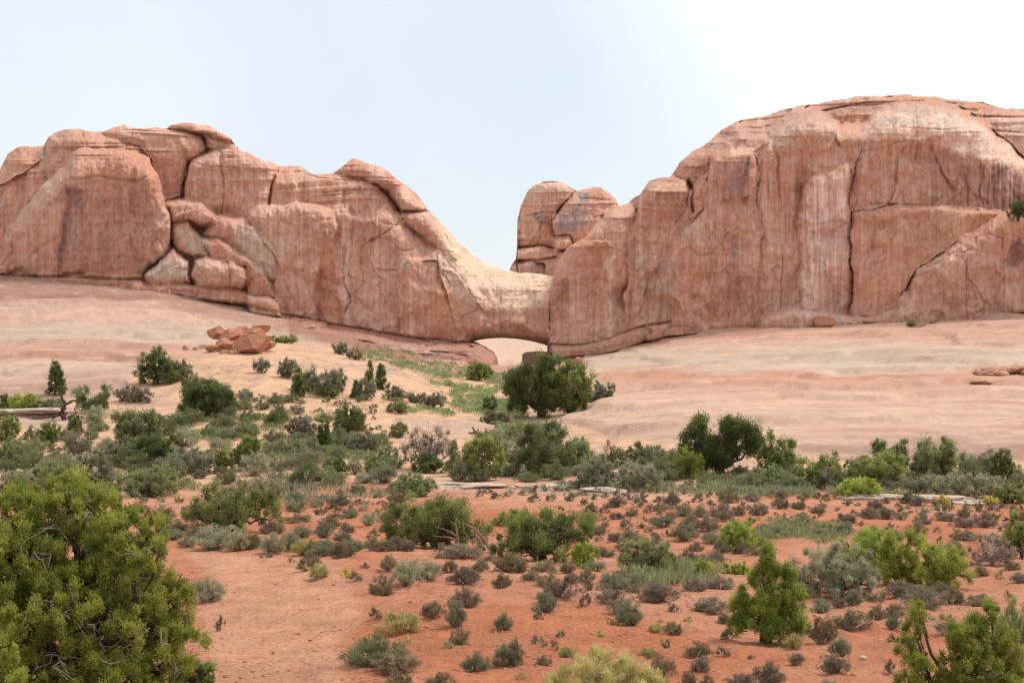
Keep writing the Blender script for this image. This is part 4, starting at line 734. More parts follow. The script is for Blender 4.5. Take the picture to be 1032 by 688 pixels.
MIDS = [
 # name, label, cat, px,row,w,h,style,pal,short, kw
 ('silver_bush', 'wide silvery grey-green bush with dark bare stems right of the lone upright juniper', B, 846, 602, 92, 56, 'dome', 'silver', 'silvery bush', dict(twigs=40, dens=.85, trunks=3)),
 ('juniper_bush', 'low bright green juniper spreading behind the silvery bush', B, 872, 578, 76, 50, 'dome', 'bright', None, dict(dens=.9)),
 ('juniper_tree', 'pointed bright green juniper just right of the silvery bush', T, 908, 590, 52, 62, 'spires', 'bright', 'pointed juniper right of the silvery bush', {}),
 ('juniper_bush', 'rounded bright green juniper sloping down to the right, beyond the silvery bush', B, 950, 594, 52, 50, 'dome', 'bright', 'rounded juniper at the right', {}),
 ('dead_bush', 'tangled grey leafless bush near the right edge', B, 1000, 570, 54, 36, 'dome', 'dead', 'tangled leafless bush', dict(twigs=50, dens=.3)),
 ('juniper_tree', 'green juniper cut by the right edge beside the tangled leafless bush', T, 1030, 564, 42, 48, 'dome', 'mid', None, {}),
 ('olive_bush', 'broad olive-green bush right of the two round-crowned trees', B, 652, 578, 58, 40, 'dome', 'olive', 'broad olive bush', dict(twigs=10)),
 ('juniper_bush', 'bright green juniper behind and left of the lone upright juniper', B, 744, 556, 42, 34, 'dome', 'bright', 'bright juniper behind the lone one', {}),
 ('light_bush', 'small light green bush at the right foot of the wide round tree', B, 588, 574, 24, 26, 'ball', 'bright', None, dict(dens=.8)),
 ('green_shrub', 'tiny vivid green shrub left of the lone upright juniper', B, 709, 583, 18, 20, 'spires', 'bright', None, {}),
 ('green_shrub', 'tiny vivid green shrub touching the lone upright juniper on its left', B, 742, 580, 28, 15, 'spires', 'bright', None, {}),
 ('juniper_tree', 'tall rounded green tree left of the driftwood in the middle', T, 441, 553, 96, 64, 'dome', 'mid', 'tree left of the driftwood', dict(twigs=14, trunks=2)),
 ('juniper_tree', 'wide round green tree right of the driftwood in the middle', T, 546, 567, 106, 58, 'dome', 'mid', 'wide round tree', dict(twigs=22, trunks=2)),
 ('green_bush', 'small green bush on the red slope above the wide round tree', B, 514, 530, 34, 18, 'dome', 'mid', None, {}),
 ('juniper_bush', 'big rounded bush, green with grey bare patches, at the head of the sandy path', B, 236, 535, 92, 56, 'dome', 'mid', 'bush heading the path', dict(twigs=55)),
 ('olive_bush', 'olive bush left above the big rounded bush at the head of the path', B, 152, 500, 72, 34, 'dome', 'olive', 'olive bush above the path', dict(twigs=6)),
 ('dark_bush', 'dark green bushy tree above the olive bush, left of the middle', B, 160, 471, 54, 44, 'dome', 'dark', None, {}),
 ('olive_bush', 'ragged olive bush between the flat dark tree and the sand on the left', B, 138, 450, 58, 46, 'spread', 'olive', None, {}),
 ('dark_tree', 'wide flat-topped dark green tree on the sand on the left', T, 211, 421, 78, 42, 'spread', 'dark', 'wide dark tree on the left sand', dict(dens=1.4, trunks=3)),
 ('dark_tree', 'leaning dark green tree at the edge of the slickrock on the left', T, 158, 387, 44, 36, 'dome', 'dark', None, {}),
 ('grey_bush', 'grey-green bush right of the leaning dark tree', B, 180, 385, 30, 22, 'dome', 'grey', None, {}),
 ('slender_juniper', 'slender upright green juniper against the slickrock at the far left', T, 56, 403, 22, 33, 'cone', 'dark', None, {}),
 ('gnarled_juniper', 'gnarled juniper with black bare limbs right of the slender juniper', T, 91, 418, 46, 32, 'spread', 'olive', None, dict(twigs=20, dens=.8, trunks=3)),
 ('green_bush', 'light green bush just below the slender juniper', B, 28, 417, 36, 18, 'low', 'bright', None, {}),
 ('grey_bush', 'grey-green low bush between the light green bush and the twisted dead trunk', B, 50, 418, 34, 14, 'low', 'grey', None, {}),
 ('dark_bush', 'small dark bush cut by the left edge level with the slender juniper', B, 2, 414, 16, 16, 'ball', 'dark', None, {}),
 ('grey_bush', 'purplish grey bush on the sand between the gnarled juniper and the leaning dark tree', B, 135, 405, 38, 17, 'low', 'purple', None, {}),
 ('olive_bush', 'olive bush on the sand beneath the gnarled juniper', B, 75, 439, 24, 22, 'spread', 'olive', None, {}),
 ('small_tree', 'small dead-limbed tree with a tuft of green on the sand at the left', T, 48, 449, 24, 28, 'spread', 'mid', None, dict(twigs=8)),
 ('dark_bush', 'dark bush, upper one of two at the left edge', B, 7, 447, 28, 34, 'dome', 'mid', None, {}),
 ('green_bush', 'green bush, lower one of two at the left edge', B, 12, 470, 40, 26, 'dome', 'olive', None, {}),
 ('grey_bush', 'grey-green bush left of the dark bushy tree', B, 121, 469, 34, 24, 'dome', 'grey', None, {}),
 ('dead_bush', 'dark-stemmed half dead bush above the big left juniper', B, 96, 490, 40, 36, 'spread', 'grey', None, dict(twigs=25, dens=.8, trunks=3)),
 ('olive_bush', 'olive bush rising just above the big left juniper', B, 56, 490, 50, 28, 'dome', 'olive', None, {}),
 ('grey_bush', 'grey bush above the crown of the big left juniper at the left edge', B, 12, 500, 46, 26, 'dome', 'grey', None, {}),
 ('grey_bush', 'dark grey bush left of the leaning trunk trees', B, 203, 477, 32, 26, 'dome', 'grey', None, dict(twigs=15)),
 ('small_tree', 'middle one of three small trees over a fallen log', T, 226, 475, 26, 28, 'spread', 'mid', None, {}),
 ('small_tree', 'tuft-topped green tree, rightmost of three over a fallen log', T, 250, 474, 32, 36, 'spread', 'mid', 'tuft-topped tree over the log', dict(dens=1.5)),
 ('grey_shrub', 'round grey-green shrub on the dune, left one of the pair', B, 264, 376, 16, 14, 'ball', 'grey', None, {}),
 ('grey_shrub', 'round grey-green shrub on the dune, right one of the pair', B, 290, 381, 19, 18, 'ball', 'grey', None, {}),
 ('grey_bush', 'long grey-green bush on the dune beside a dark pointed juniper', B, 322, 399, 54, 28, 'low', 'grey', None, {}),
 ('slender_juniper', 'dark pointed juniper at the left end of the long grey-green dune bush', T, 301, 399, 17, 27, 'cone', 'dark', None, {}),
 ('green_bush', 'small green bush in front of the long grey-green dune bush', B, 333, 402, 20, 14, 'dome', 'mid', None, {}),
 ('slender_juniper', 'tallest dark pointed juniper on the dune', T, 384, 394, 14, 27, 'cone', 'dark', 'tallest pointed juniper on the dune', {}),
 ('slender_juniper', 'thin dark juniper left of the tallest pointed juniper', T, 372, 388, 10, 24, 'cone', 'mid', None, {}),
 ('slender_juniper', 'short dark juniper, leftmost of the three pointed junipers on the dune', T, 359, 402, 12, 17, 'cone', 'dark', None, {}),
 ('grey_bush', 'grey-green bush at the foot of the tallest pointed juniper', B, 369, 404, 20, 22, 'ball', 'grey', None, {}),
 ('green_bush', 'upright green bush below the dune junipers', B, 353, 438, 32, 34, 'spires', 'olive', None, dict(dens=1.3)),
 ('slender_juniper', 'dark pointed juniper among low green shrubs left of the upright green bush', T, 327, 452, 19, 28, 'cone', 'dark', None, {}),
 ('grey_bush', 'greyish bush left of the dark pointed juniper among low green shrubs', B, 305, 441, 34, 24, 'dome', 'purple', None, {}),
 ('grey_bush', 'grey-green bush below and right of the upright green bush', B, 368, 456, 34, 22, 'dome', 'grey', None, {}),
 ('green_bush', 'low bright green thicket left of the dark pointed juniper', B, 290, 456, 50, 14, 'low', 'olive', None, {}),
 ('dead_tree', 'rounded mostly leafless grey tree left of the dense ball-shaped juniper', T, 431, 474, 50, 52, 'dome', 'dead', 'mostly leafless grey tree', dict(twigs=90, dens=.28, trunks=4)),
 ('green_bush', 'dark green growth at the foot of the mostly leafless grey tree', B, 432, 476, 34, 22, 'dome', 'dark', None, {}),
 ('olive_tree', 'thin olive tree squeezed between the leafless grey tree and the dense round juniper', T, 459, 480, 24, 36, 'spread', 'olive', None, dict(dens=1.2)),
 ('round_juniper', 'dense ball-shaped green juniper with a short dark trunk', T, 487, 484, 42, 44, 'ball', 'mid', 'dense ball-shaped juniper', dict(dens=1.5)),
 ('grey_shrub', 'grey-green shrub on the bare sand right of the dune junipers', B, 400, 404, 24, 15, 'dome', 'grey', None, {}),
 ('grey_shrub', 'olive shrub just below the grey-green shrub right of the dune junipers', B, 401, 417, 20, 15, 'dome', 'olive', None, {}),
 ('grey_shrub', 'low shrub next to the purplish twiggy bush on the sand', B, 420, 407, 20, 11, 'low', 'grey', None, {}),
 ('purple_bush', 'purplish twiggy bush alone on the sand left of the grassy swale', B, 437, 411, 24, 15, 'dome', 'purple', None, dict(twigs=20)),
 ('green_bush', 'olive bush left of the mostly leafless grey tree', B, 402, 441, 22, 14, 'dome', 'olive', None, {}),
 ('dark_bush', 'dark round bush below the low green shrubs left of the middle', B, 340, 480, 24, 20, 'dome', 'dark', None, {}),
 ('green_shrub', 'vivid green shrub below the grey-green bush left of the leafless tree', B, 376, 477, 16, 18, 'spires', 'mid', None, {}),
 ('grey_bush', 'round grey-green bush above the vivid green shrub', B, 391, 468, 20, 18, 'ball', 'grey', None, {}),
 ('olive_bush', 'olive bush just above the tree left of the driftwood', B, 420, 500, 44, 26, 'dome', 'olive', None, {}),
 ('green_bush', 'small olive bush at the foot of the brown rock shelf near the arch', B, 483, 384, 26, 19, 'dome', 'mid', None, {}),
 ('green_bush', 'tiny olive bush nearest the arch opening', B, 512, 384, 12, 13, 'dome', 'olive', None, {}),
 ('dark_bush', 'small dark bush in the grassy swale left of the dark pinyon', B, 494, 416, 14, 15, 'ball', 'dark', None, {}),
 ('grey_bush', 'low grey bush in the swale under the small dark bush', B, 500, 428, 30, 13, 'low', 'grey', None, {}),
 ('pinyon_tree', 'tallest dark pinyon standing in front of the arch', T, 545, 421, 64, 68, 'dome', 'dark', 'dark pinyon', dict(dens=1.5, trunks=2, twigs=6)),
 ('juniper_tree', 'rounded green juniper pressed against the right side of the dark pinyon', T, 574, 417, 44, 50, 'ball', 'mid', None, dict(dens=1.3)),
 ('grey_bush', 'bluish grey bush to the right of the dark pinyon pair', B, 602, 408, 36, 24, 'low', 'grey', None, {}),
 ('olive_tree', 'broad green-grey tree below the dark pinyon', T, 550, 480, 78, 58, 'spread', 'olive', 'broad tree below the pinyon', dict(twigs=12, dens=1.5, trunks=3)),
 ('green_bush', 'yellow-green bush hugging the right side of the broad tree below the pinyon', B, 584, 474, 34, 34, 'dome', 'olive', None, {}),
 ('grey_bush', 'grey bush between the dense ball-shaped juniper and the broad tree', B, 516, 470, 32, 26, 'dome', 'silver', None, {}),
 ('dead_bush', 'bush of dark bare branches left of the bare snag', B, 598, 493, 44, 32, 'dome', 'grey', None, dict(twigs=35, dens=.8)),
 ('grey_bush', 'wide grey-green bush in front of the bare snag', B, 640, 494, 62, 32, 'dome', 'silver', 'wide grey bush before the snag', dict(twigs=15)),
 ('olive_bush', 'olive bush right of the bare snag', B, 650, 469, 40, 25, 'spires', 'olive', None, {}),
 ('yellowish_bush', 'yellow-green bush at the left foot of the big dark tree against the slickrock', B, 693, 483, 34, 32, 'dome', 'bright', None, {}),
 ('dark_tree', 'big dark green tree with two crowns against the right slickrock', T, 727, 479, 84, 60, None, 'dark', 'big two-crowned dark tree', dict(dens=1.4, trunks=3, lobes=[(-.32, 0, .62, .14, .14, .17), (-.24, 0, .82, .10, .12, .12), (-.38, 0, .4, .1, .12, .14), (-.14, 0, .5, .13, .15, .16), (.12, 0, .86, .09, .1, .12), (.10, 0, .68, .12, .14, .14), (.30, 0, .66, .15, .15, .14), (.40, 0, .52, .1, .12, .13), (.22, 0, .46, .17, .17, .16), (0, 0, .34, .16, .16, .15), (-.2, 0, .26, .14, .14, .14)])),
 ('green_bush', 'green bush right of the big two-crowned dark tree', B, 784, 477, 42, 40, 'spires', 'mid', None, {}),
 ('olive_bush', 'low olive bush below the green bush beside the two-crowned tree', B, 776, 490, 40, 20, 'low', 'olive', None, {}),
 ('grey_bush', 'greyish low bush on the red bank below the two-crowned tree', B, 757, 492, 30, 14, 'low', 'purple', None, {}),
 ('green_bush', 'mid green bush in the row under the right slickrock, left of its middle', B, 832, 491, 62, 32, 'dome', 'mid', None, {}),
 ('olive_tree', 'half bare olive tree, taller left one of the pair under the right slickrock', T, 899, 478, 46, 38, 'spread', 'olive', 'half bare olive tree', dict(twigs=8)),
 ('green_tree', 'bright green tree below the half bare olive tree', T, 890, 493, 60, 38, 'dome', 'mid', None, {}),
 ('grey_tree', 'tall grey-green tree, right one of the pair under the right slickrock', T, 938, 492, 56, 56, 'spread', 'olive', 'tall grey-green tree', dict(dens=1.4)),
 ('light_bush', 'rounded light green bush above the pale ledge', B, 865, 502, 46, 24, 'dome', 'bright', 'light green ledge bush', {}),
 ('grey_bush', 'grey bush below the tall grey-green tree', B, 922, 498, 40, 22, 'low', 'silver', None, {}),
 ('grey_bush', 'long grey bush under the slickrock toward the right edge', B, 985, 482, 66, 28, 'low', 'silver', None, {}),
 ('slender_juniper', 'dark column-shaped juniper near the right edge', T, 1010, 487, 20, 33, 'ball', 'dark', 'column-shaped juniper', dict(dens=1.3)),
 ('green_bush', 'green bush at the right edge below the column-shaped juniper', B, 1020, 506, 36, 22, 'dome', 'mid', None, {}),
 ('grey_bush', 'long low grey bush above the right pale ledges', B, 972, 503, 76, 26, 'low', 'grey', None, {}),
 ('yellow_shrub', 'yellow-flowered round shrub on the pale ledge', B, 951, 510, 13, 10, 'ball', 'yellow', None, {}),
 ('yellow_shrub', 'small pale yellow shrub left of the yellow-flowered one on the ledge', B, 906, 503, 12, 8, 'ball', 'rabbit', None, {}),
 ('yellow_shrub', 'yellowish shrub on the pale ledge nearest the right edge', B, 998, 508, 14, 8, 'ball', 'yellow', None, {}),
 ('green_bush', 'small dark green bush standing on the middle of the right ledge', B, 917, 508, 16, 14, 'dome', 'olive', None, {}),
 ('cliff_bush', 'dark bush growing in the alcove of the right cliff at the right edge', B, 1026, 220, 20, 20, 'dome', 'dark', None, dict()),
 ('ledge_bush', 'tiny green plant under the right cliff, left one of two', B, 918, 329, 8, 5, 'ball', 'olive', None, dict()),
 ('ledge_bush', 'tiny green plant under the right cliff, right one of two', B, 942, 329, 10, 5, 'ball', 'olive', None, dict()),
 ('shelf_bush', 'low bush on top of the sand right of the rubble heap', B, 287, 346, 28, 9, 'low', 'olive', None, {}),
 ('grey_shrub', 'small grey shrub on the dune crest, left one', B, 343, 357, 16, 12, 'low', 'grey', None, {}),
 ('grey_shrub', 'small grey shrub on the dune crest, right one', B, 358, 363, 16, 11, 'ball', 'purple', None, {}),
]
for k, (nm, lb, ct, px, rw, w, h, st, pal, sh, kw) in enumerate(MIDS):
    kw = dict(kw)
    if nm in ('cliff_bush', 'ledge_bush'):
        dpt = 168 if nm == 'cliff_bush' else 166
        m = dpt/F; r = empty(nm, ((px-516)*m, dpt, CZ+(344-rw)*m)); tag(r, lb, ct)
        f, t, tw = plant_mesh(w*m, h*m, m, w, h, st, pal, 800+k); link('foliage', f, r); link('stems', t, r); continue
    plant(nm, lb, ct, px, rw, w, h, st, pal, 800+k, sh, **kw)

# ---- dead wood
def dead_wood(name, label, cat, px, row, wpx, hpx, paths, mat, r0=2.0):
    X, Y, Z = (float(a[0]) for a in hit(px, row)); m = Y/F; rng = np.random.default_rng(int(px))
    P = []
    for pts, r in paths:
        p = np.array([((x-px)*m, d, (row-y)*m) for x, y, d in pts]); n = len(p); t = np.linspace(0, n-1, n*3); q = np.stack([np.interp(t, np.arange(n), p[:, i]) for i in range(3)], 1)
        q[1:-1] += rng.normal(size=(len(q)-2, 3))*.35*m; P.append((q, np.linspace(r*m, r*m*.3, len(q))*(1+.15*rng.normal(size=len(q)))))
    V, Q = tubes(P, 7); e = mesh_np(name, V, Q, mat); o = link(name, e); o.location = (X, Y, Z); tag(o, label, cat); return o
dead_wood('driftwood', 'twisted reddish dead branches lying between the two round trees', 'dead wood', 480, 558, 50, 30,
   [([(498, 560, -.2), (490, 550, 0), (482, 540, 0), (474, 533, .1), (466, 530, .2)], 2.2), ([(488, 556, 0), (482, 546, .2), (478, 540, .3), (476, 532, .3)], 1.8), ([(462, 552, 0), (461, 543, 0), (460, 533, .1), (454, 528, .1)], 1.7), ([(461, 543, 0), (452, 538, .2), (440, 534, .3)], 1.1), ([(461, 546, 0), (450, 543, -.1), (436, 541, -.2)], 1.0), ([(466, 530, .2), (468, 538, .1), (474, 546, 0)], 1.3), ([(492, 548, 0), (489, 538, .1), (494, 532, .1)], .8), ([(497, 560, 0), (486, 560, .2), (470, 562, .3)], 1.2)], M_DRIFT)
dead_wood('dead_snag', 'bare dark snag with a broken orange top against the slickrock', 'dead tree', 617, 474, 20, 40, [([(618, 476, 0), (617, 462, 0), (615, 450, 0)], 1.8), ([(617, 462, 0), (622, 456, .2), (624, 450, .3)], .8), ([(617, 466, 0), (611, 458, .2), (608, 452, .3)], .8), ([(618, 470, 0), (626, 464, .3), (629, 458, .4)], .7)], M_BARK)
place_rock('rock_pinnacle', 'small orange stone standing up behind the top of the bare snag', 613, 449, 4, 7, 705, M_BOULD, 'rock', boxy=3.0)
dead_wood('dead_tree', 'thick twisted black dead trunk below the gnarled juniper at the left', 'dead tree', 64, 424, 30, 30, [([(66, 426, 0), (62, 416, 0), (66, 408, 0), (62, 400, 0)], 3.2), ([(62, 416, 0), (56, 420, -.3), (54, 424, -.4)], 2), ([(66, 408, 0), (74, 404, .3), (80, 408, .3)], 1.5), ([(62, 400, 0), (58, 394, 0), (60, 390, 0)], 1.3), ([(68, 422, 0), (76, 418, .2), (74, 412, .3)], 1.6), ([(62, 418, 0), (48, 421, .1), (28, 423, .2)], 1.1)], M_BARK)
dead_wood('dead_tree', 'forked bare dead sapling on the sand at the far left', 'dead tree', 33, 446, 14, 18, [([(33, 447, 0), (31, 440, 0), (27, 434, 0)], 1.1), ([(31, 440, 0), (30, 435, 0), (32, 430, 0)], .8)], M_BARK)
dead_wood('fallen_log', 'dark fallen log arching beneath the tuft-topped green tree', 'log', 238, 470, 40, 12, [([(222, 472, 0), (232, 469, .2), (242, 468, 0), (250, 464, 0), (252, 456, .1)], 1.6)], M_BARK)
dead_wood('stump', 'small dark broken stump on the sand above the dense ball-shaped juniper', 'stump', 479, 438, 12, 10, [([(479, 439, 0), (478, 434, 0), (476, 431, 0)], 2.0), ([(480, 438, 0), (482, 433, .2)], 1.4), ([(478, 438, 0), (474, 437, .1), (472, 436, .1)], 1.2)], M_BARK)
dead_wood('dead_branch', 'thin bare branch lying on the left sand below the twisted trunk', 'branch', 92, 443, 14, 6, [([(85, 445, 0), (92, 443, 0), (98, 441, .1)], .6)], M_BARK)
dead_wood('dead_branch', 'leaning dark dead branch across the bushes left of the wide grey bush', 'branch', 600, 486, 30, 20, [([(612, 488, -.5), (604, 478, -.4), (595, 470, -.3), (586, 468, -.2)], 1.3), ([(604, 478, -.4), (596, 480, -.3)], .7)], M_BARK)
dead_wood('dead_branch', 'upturned bare root at the left end of the right ledge', 'branch', 846, 500, 14, 10, [([(840, 500, 0), (843, 497, 0), (847, 494, 0), (846, 490, 0)], 1.2), ([(843, 497, 0), (848, 499, .1), (852, 498, .1)], .9)], M_DRIFT)

# ---- small shrubs
def shrub_proto(pal, seed, kind):
    rng = np.random.default_rng(seed); n = {'near': 4200, 'far': 750}[kind]; mpx = {'near': .018, 'far': .05}[kind]
    w, h = 1.0, .62
    # stems
    P = []; ns = 46 if kind == 'near' else 14; asym = rng.uniform(-.12, .12, 2)
    tips = []
    for k in range(ns):
        a = rng.uniform(0, 6.283); e = math.acos(rng.uniform(.12, 1)); L = rng.uniform(.78, .98)*(1+.10*math.sin(a*2+seed)+.1*math.sin(a*5+seed*2))
        t = np.array([.5*math.sin(e)*math.cos(a)*L+asym[0], .5*math.sin(e)*math.sin(a)*L+asym[1], h*math.cos(e)*L*.95+.06]); tips.append(t)
        mid = t*np.array([.55, .55, .38])+rng.normal(size=3)*.03; P.append((np.array([[0, 0, -.05], mid, t]), [.011, .008, .004]))
    tips = np.array(tips); V, Q = tubes(P, 3)
    stems = mesh_np('stems', V, Q, M_TWIG[pal])
    nt_ = ns*(3 if kind == 'near' else 4); C = tips[rng.integers(0, ns, nt_)]*rng.uniform(.55, 1.0, nt_)[:, None]+rng.normal(size=(nt_, 3))*.04; C[:, 2] = np.abs(C[:, 2])+.02
    nl = n//nt_+1; of = unit(rng, nt_*nl)*(rng.uniform(0, 1, nt_*nl)**.5)[:, None]*.085; cc = np.repeat(C, nl, 0)+of; cc[:, 2] = np.abs(cc[:, 2])
    D = cc-np.array([asym[0]*.3, asym[1]*.3, -.1]); D /= np.linalg.norm(D, axis=1)[:, None]; long = pal in ('broom', 'rabbit')
    D = D*(1.5 if long else .8)+unit(rng, len(D))*.6; D[:, 2] += .3; D /= np.linalg.norm(D, axis=1)[:, None]
    l = (.075 if long else .048)*rng.uniform(.6, 1.3, len(cc))*(1 if kind == 'near' else 1.9); V, Q = blades(cc, D, l, l*(.2 if long else .42), rng)
    tv = rng.uniform(0, 1, nt_); fol = mesh_np('foliage', V, Q, M_LEAF[pal], {'v': np.repeat(np.clip(np.repeat(tv, nl)*.5+rng.uniform(0, .5, nt_*nl), 0, 1), 4)}, False)
    return fol, stems
PROTO = {}
for pal, n in (('black', 4), ('purple', 3), ('grey', 3), ('sage', 3), ('rabbit', 2), ('broom', 2), ('yellow', 1), ('olive', 2)):
    for kd in ('near', 'far'): PROTO[pal, kd] = [shrub_proto(pal, 1000+77*i+hash(kd[0]) % 1 + len(pal)*13, kd) for i in range(n)]
WORD = {'black': 'brownish grey', 'purple': 'purplish grey', 'grey': 'grey-green', 'sage': 'pale silvery', 'rabbit': 'light yellow-green', 'broom': 'broom-like green', 'yellow': 'yellow-flowered', 'olive': 'olive green'}
NAME = {'black': 'blackbrush', 'purple': 'twiggy_shrub', 'grey': 'desert_shrub', 'sage': 'sagebrush', 'rabbit': 'rabbitbrush', 'broom': 'broom_shrub', 'yellow': 'rabbitbrush', 'olive': 'desert_shrub'}
SH = []   # (px,row,w,h,pal)
EXP = """310 575 24 20 black;323 584 27 19 rabbit;348 584 17 16 yellow;358 587 17 13 black;367 575 12 9 purple;386 599 28 24 black;410 590 46 27 sage;432 583 42 21 sage;453 577 24 15 black;391 577 26 17 black
378 627 16 16 black;403 635 50 28 rabbit;385 670 60 36 broom;402 675 56 28 black;406 688 30 17 black;440 692 34 17 black;436 626 27 24 purple;461 631 27 26 grey;463 648 28 18 black;451 655 15 11 sage;472 613 30 27 purple
472 590 40 19 purple;505 593 21 16 black;505 634 23 18 grey;476 678 33 22 grey;510 672 29 26 grey;470 564 48 19 purple;509 577 38 19 black;295 566 8 8 black;268 561 15 7 black
272 557 32 22 sage;292 554 30 20 grey;306 558 27 20 rabbit;326 558 42 21 grey;343 563 32 19 black;357 558 27 16 grey;379 558 28 15 black;399 557 30 15 black;414 557 22 11 purple
206 606 42 27 sage;223 634 12 16 purple;216 553 52 28 sage;240 554 32 24 sage;248 553 26 22 black;190 551 26 15 black;174 544 26 15 grey;166 536 22 13 purple;182 535 24 12 black;200 541 26 14 black
521 578 24 17 black;552 577 32 18 black;533 586 20 11 black;555 592 30 18 black;561 605 38 21 purple;576 587 20 15 purple;592 586 20 15 black;548 620 28 23 grey;542 627 15 11 grey;588 612 16 17 purple
594 596 17 14 black;616 597 34 21 grey;614 609 29 18 purple;628 591 38 21 purple;637 629 34 26 grey;622 618 22 17 sage;668 609 44 22 purple;680 616 13 11 purple;717 617 39 23 purple;732 625 18 14 purple
677 639 21 16 black;701 662 26 22 black;672 652 13 12 black;661 681 35 28 black;693 687 18 15 black;713 690 16 14 black;728 662 16 14 black;732 646 17 13 grey;564 641 14 9 purple;539 648 16 13 purple;547 655 11 9 black
520 671 30 30 black;746 696 36 22 purple;772 692 32 22 purple;726 592 40 20 purple;703 595 26 15 purple;660 592 24 14 purple;640 600 20 10 black;688 586 22 12 grey
826 617 21 20 grey;846 613 22 15 purple;858 612 20 16 grey;827 650 36 29 black;853 634 43 23 black;883 623 22 16 black;903 621 24 15 black;899 637 24 16 grey;901 649 17 12 black;847 662 27 23 grey;845 681 32 21 purple
805 673 21 17 purple;776 688 20 17 black;834 694 27 13 grey;898 680 13 18 purple;880 607 22 11 black;924 614 50 27 purple;905 604 42 20 purple;960 607 32 19 black;986 608 30 14 purple;944 600 30 14 black
990 579 18 12 black;1008 582 13 10 rabbit;1025 587 20 13 purple;1018 574 18 11 black;1022 650 54 44 broom;1015 602 12 9 rabbit;1028 676 12 14 purple;890 560 18 10 black;955 640 40 22 purple;802 614 16 12 grey
610 560 24 14 purple;630 556 20 12 black;690 566 22 12 purple;706 570 24 12 black;722 568 22 12 purple;702 556 18 11 black;676 588 18 10 black;600 578 24 14 grey;574 578 18 14 black"""
for s in EXP.replace('\n', ';').split(';'):
    a = s.split(); SH.append((float(a[0]), float(a[1]), float(a[2]), float(a[3]), a[4]))
nexp = len(SH)
rng = np.random.default_rng(42)
REG = [
 ([(100, 425), (260, 425), (330, 440), (400, 455), (400, 488), (200, 495), (90, 470), (0, 480), (0, 445), (60, 445)], 50, (1.3, 2.5), ('olive', 'grey', 'olive', 'sage')),
 ([(440, 470), (520, 440), (600, 470), (700, 470), (1032, 478), (1032, 498), (740, 494), (440, 486)], 30, (1.3, 2.4), ('olive', 'grey', 'olive')),
 ([(200, 395), (330, 405), (330, 430), (190, 430)], 14, (.8, 1.6), ('grey', 'olive')),  # polygon, count, (w0,w1) in metres, palettes
 ([(640, 500), (1032, 512), (1032, 570), (960, 560), (860, 540), (780, 545), (720, 575), (640, 540), (600, 520)], 120, (.3, 1.15), ('purple', 'black', 'grey', 'purple')),
 ([(480, 496), (860, 498), (1000, 512), (1032, 512), (1032, 518), (800, 508), (480, 504)], 45, (.4, .9), ('grey', 'purple', 'black', 'sage')),
 ([(560, 506), (700, 506), (760, 530), (760, 560), (620, 552), (560, 530)], 26, (.3, .95), ('purple', 'black', 'grey')),
 ([(250, 490), (400, 482), (410, 520), (385, 552), (330, 548), (270, 545), (255, 520)], 52, (.5, 1.2), ('purple', 'black', 'grey', 'sage')),
 ([(130, 500), (200, 500), (205, 540), (150, 535)], 12, (.5, 1.2), ('purple', 'black', 'sage')),
 ([(180, 470), (330, 455), (400, 470), (395, 486), (260, 492), (200, 490)], 40, (.5, 1.1), ('grey', 'purple', 'black', 'olive')),
 ([(0, 455), (90, 450), (150, 475), (130, 500), (0, 500)], 34, (.6, 1.3), ('grey', 'purple', 'olive')),
 ([(740, 482), (1032, 488), (1032, 502), (740, 498)], 34, (.6, 1.5), ('grey', 'sage', 'olive', 'grey')),
 ([(500, 425), (560, 440), (620, 480), (600, 492), (500, 486)], 18, (.7, 1.5), ('grey', 'olive', 'sage')),
 ([(280, 395), (400, 410), (395, 455), (280, 450)], 16, (.5, 1.2), ('grey', 'olive', 'purple')),
 ([(590, 480), (740, 484), (740, 498), (590, 496)], 14, (.6, 1.3), ('grey', 'sage', 'olive')),
 ([(440, 556), (520, 560), (560, 590), (480, 600), (440, 580)], 6, (.3, .6), ('black', 'purple')),
 ([(560, 575), (740, 570), (880, 600), (1032, 610), (1032, 688), (480, 688), (500, 620)], 22, (.18, .42), ('black', 'purple', 'rabbit')),
]
for poly, cnt, (w0, w1), pals in REG:
    P = np.array(poly); got = 0
    cx = rng.uniform(P[:, 0].min(), P[:, 0].max(), 1500); cy = rng.uniform(P[:, 1].min(), P[:, 1].max(), 1500)
    ok = sdist(cx, cy, poly) > 0; cx = cx[ok][:900]; cy = cy[ok][:900]; cY = hit(cx, cy)[1]
    for x, y, Y in zip(cx, cy, cY):
        if got >= cnt: break
        wd = rng.uniform(w0, w1)*F/Y
        if any(abs(x-a) < (wd+w)*.36 and abs(y-b) < (wd+w)*.17 for a, b, w, h, p in SH): continue
        if any(abs(x-a) < w*.45 and b-h*.6 < y < b+1 for a, b, w, h in OCC): continue
        SH.append((x, y, wd, wd*rng.uniform(.5, .72), pals[rng.integers(len(pals))])); got += 1
XS, YS, ZS = hit([s[0] for s in SH], [s[1] for s in SH])
used = {}; cnt_kind = 0
order = sorted(range(len(SH)), key=lambda i: -SH[i][2])
def near_lm(x, y):
    return min(LM, key=lambda l: (l[0]-x)**2+((l[1]-y)*1.6)**2)
ORD = ['', 'second ', 'third ', 'fourth ', 'fifth ']
keys = {}
for i in range(len(SH)):
    x, y, w, h, p = SH[i]; l = near_lm(x, y); dx, dy = x-l[0], (y-l[1])*1.6
    side = ('right' if dx > 0 else 'left') if abs(dx) > abs(dy) else ('in front' if dy > 0 else 'behind'); keys.setdefault((l[2], side, p), []).append((dx*dx+dy*dy, i))
LAB = {}
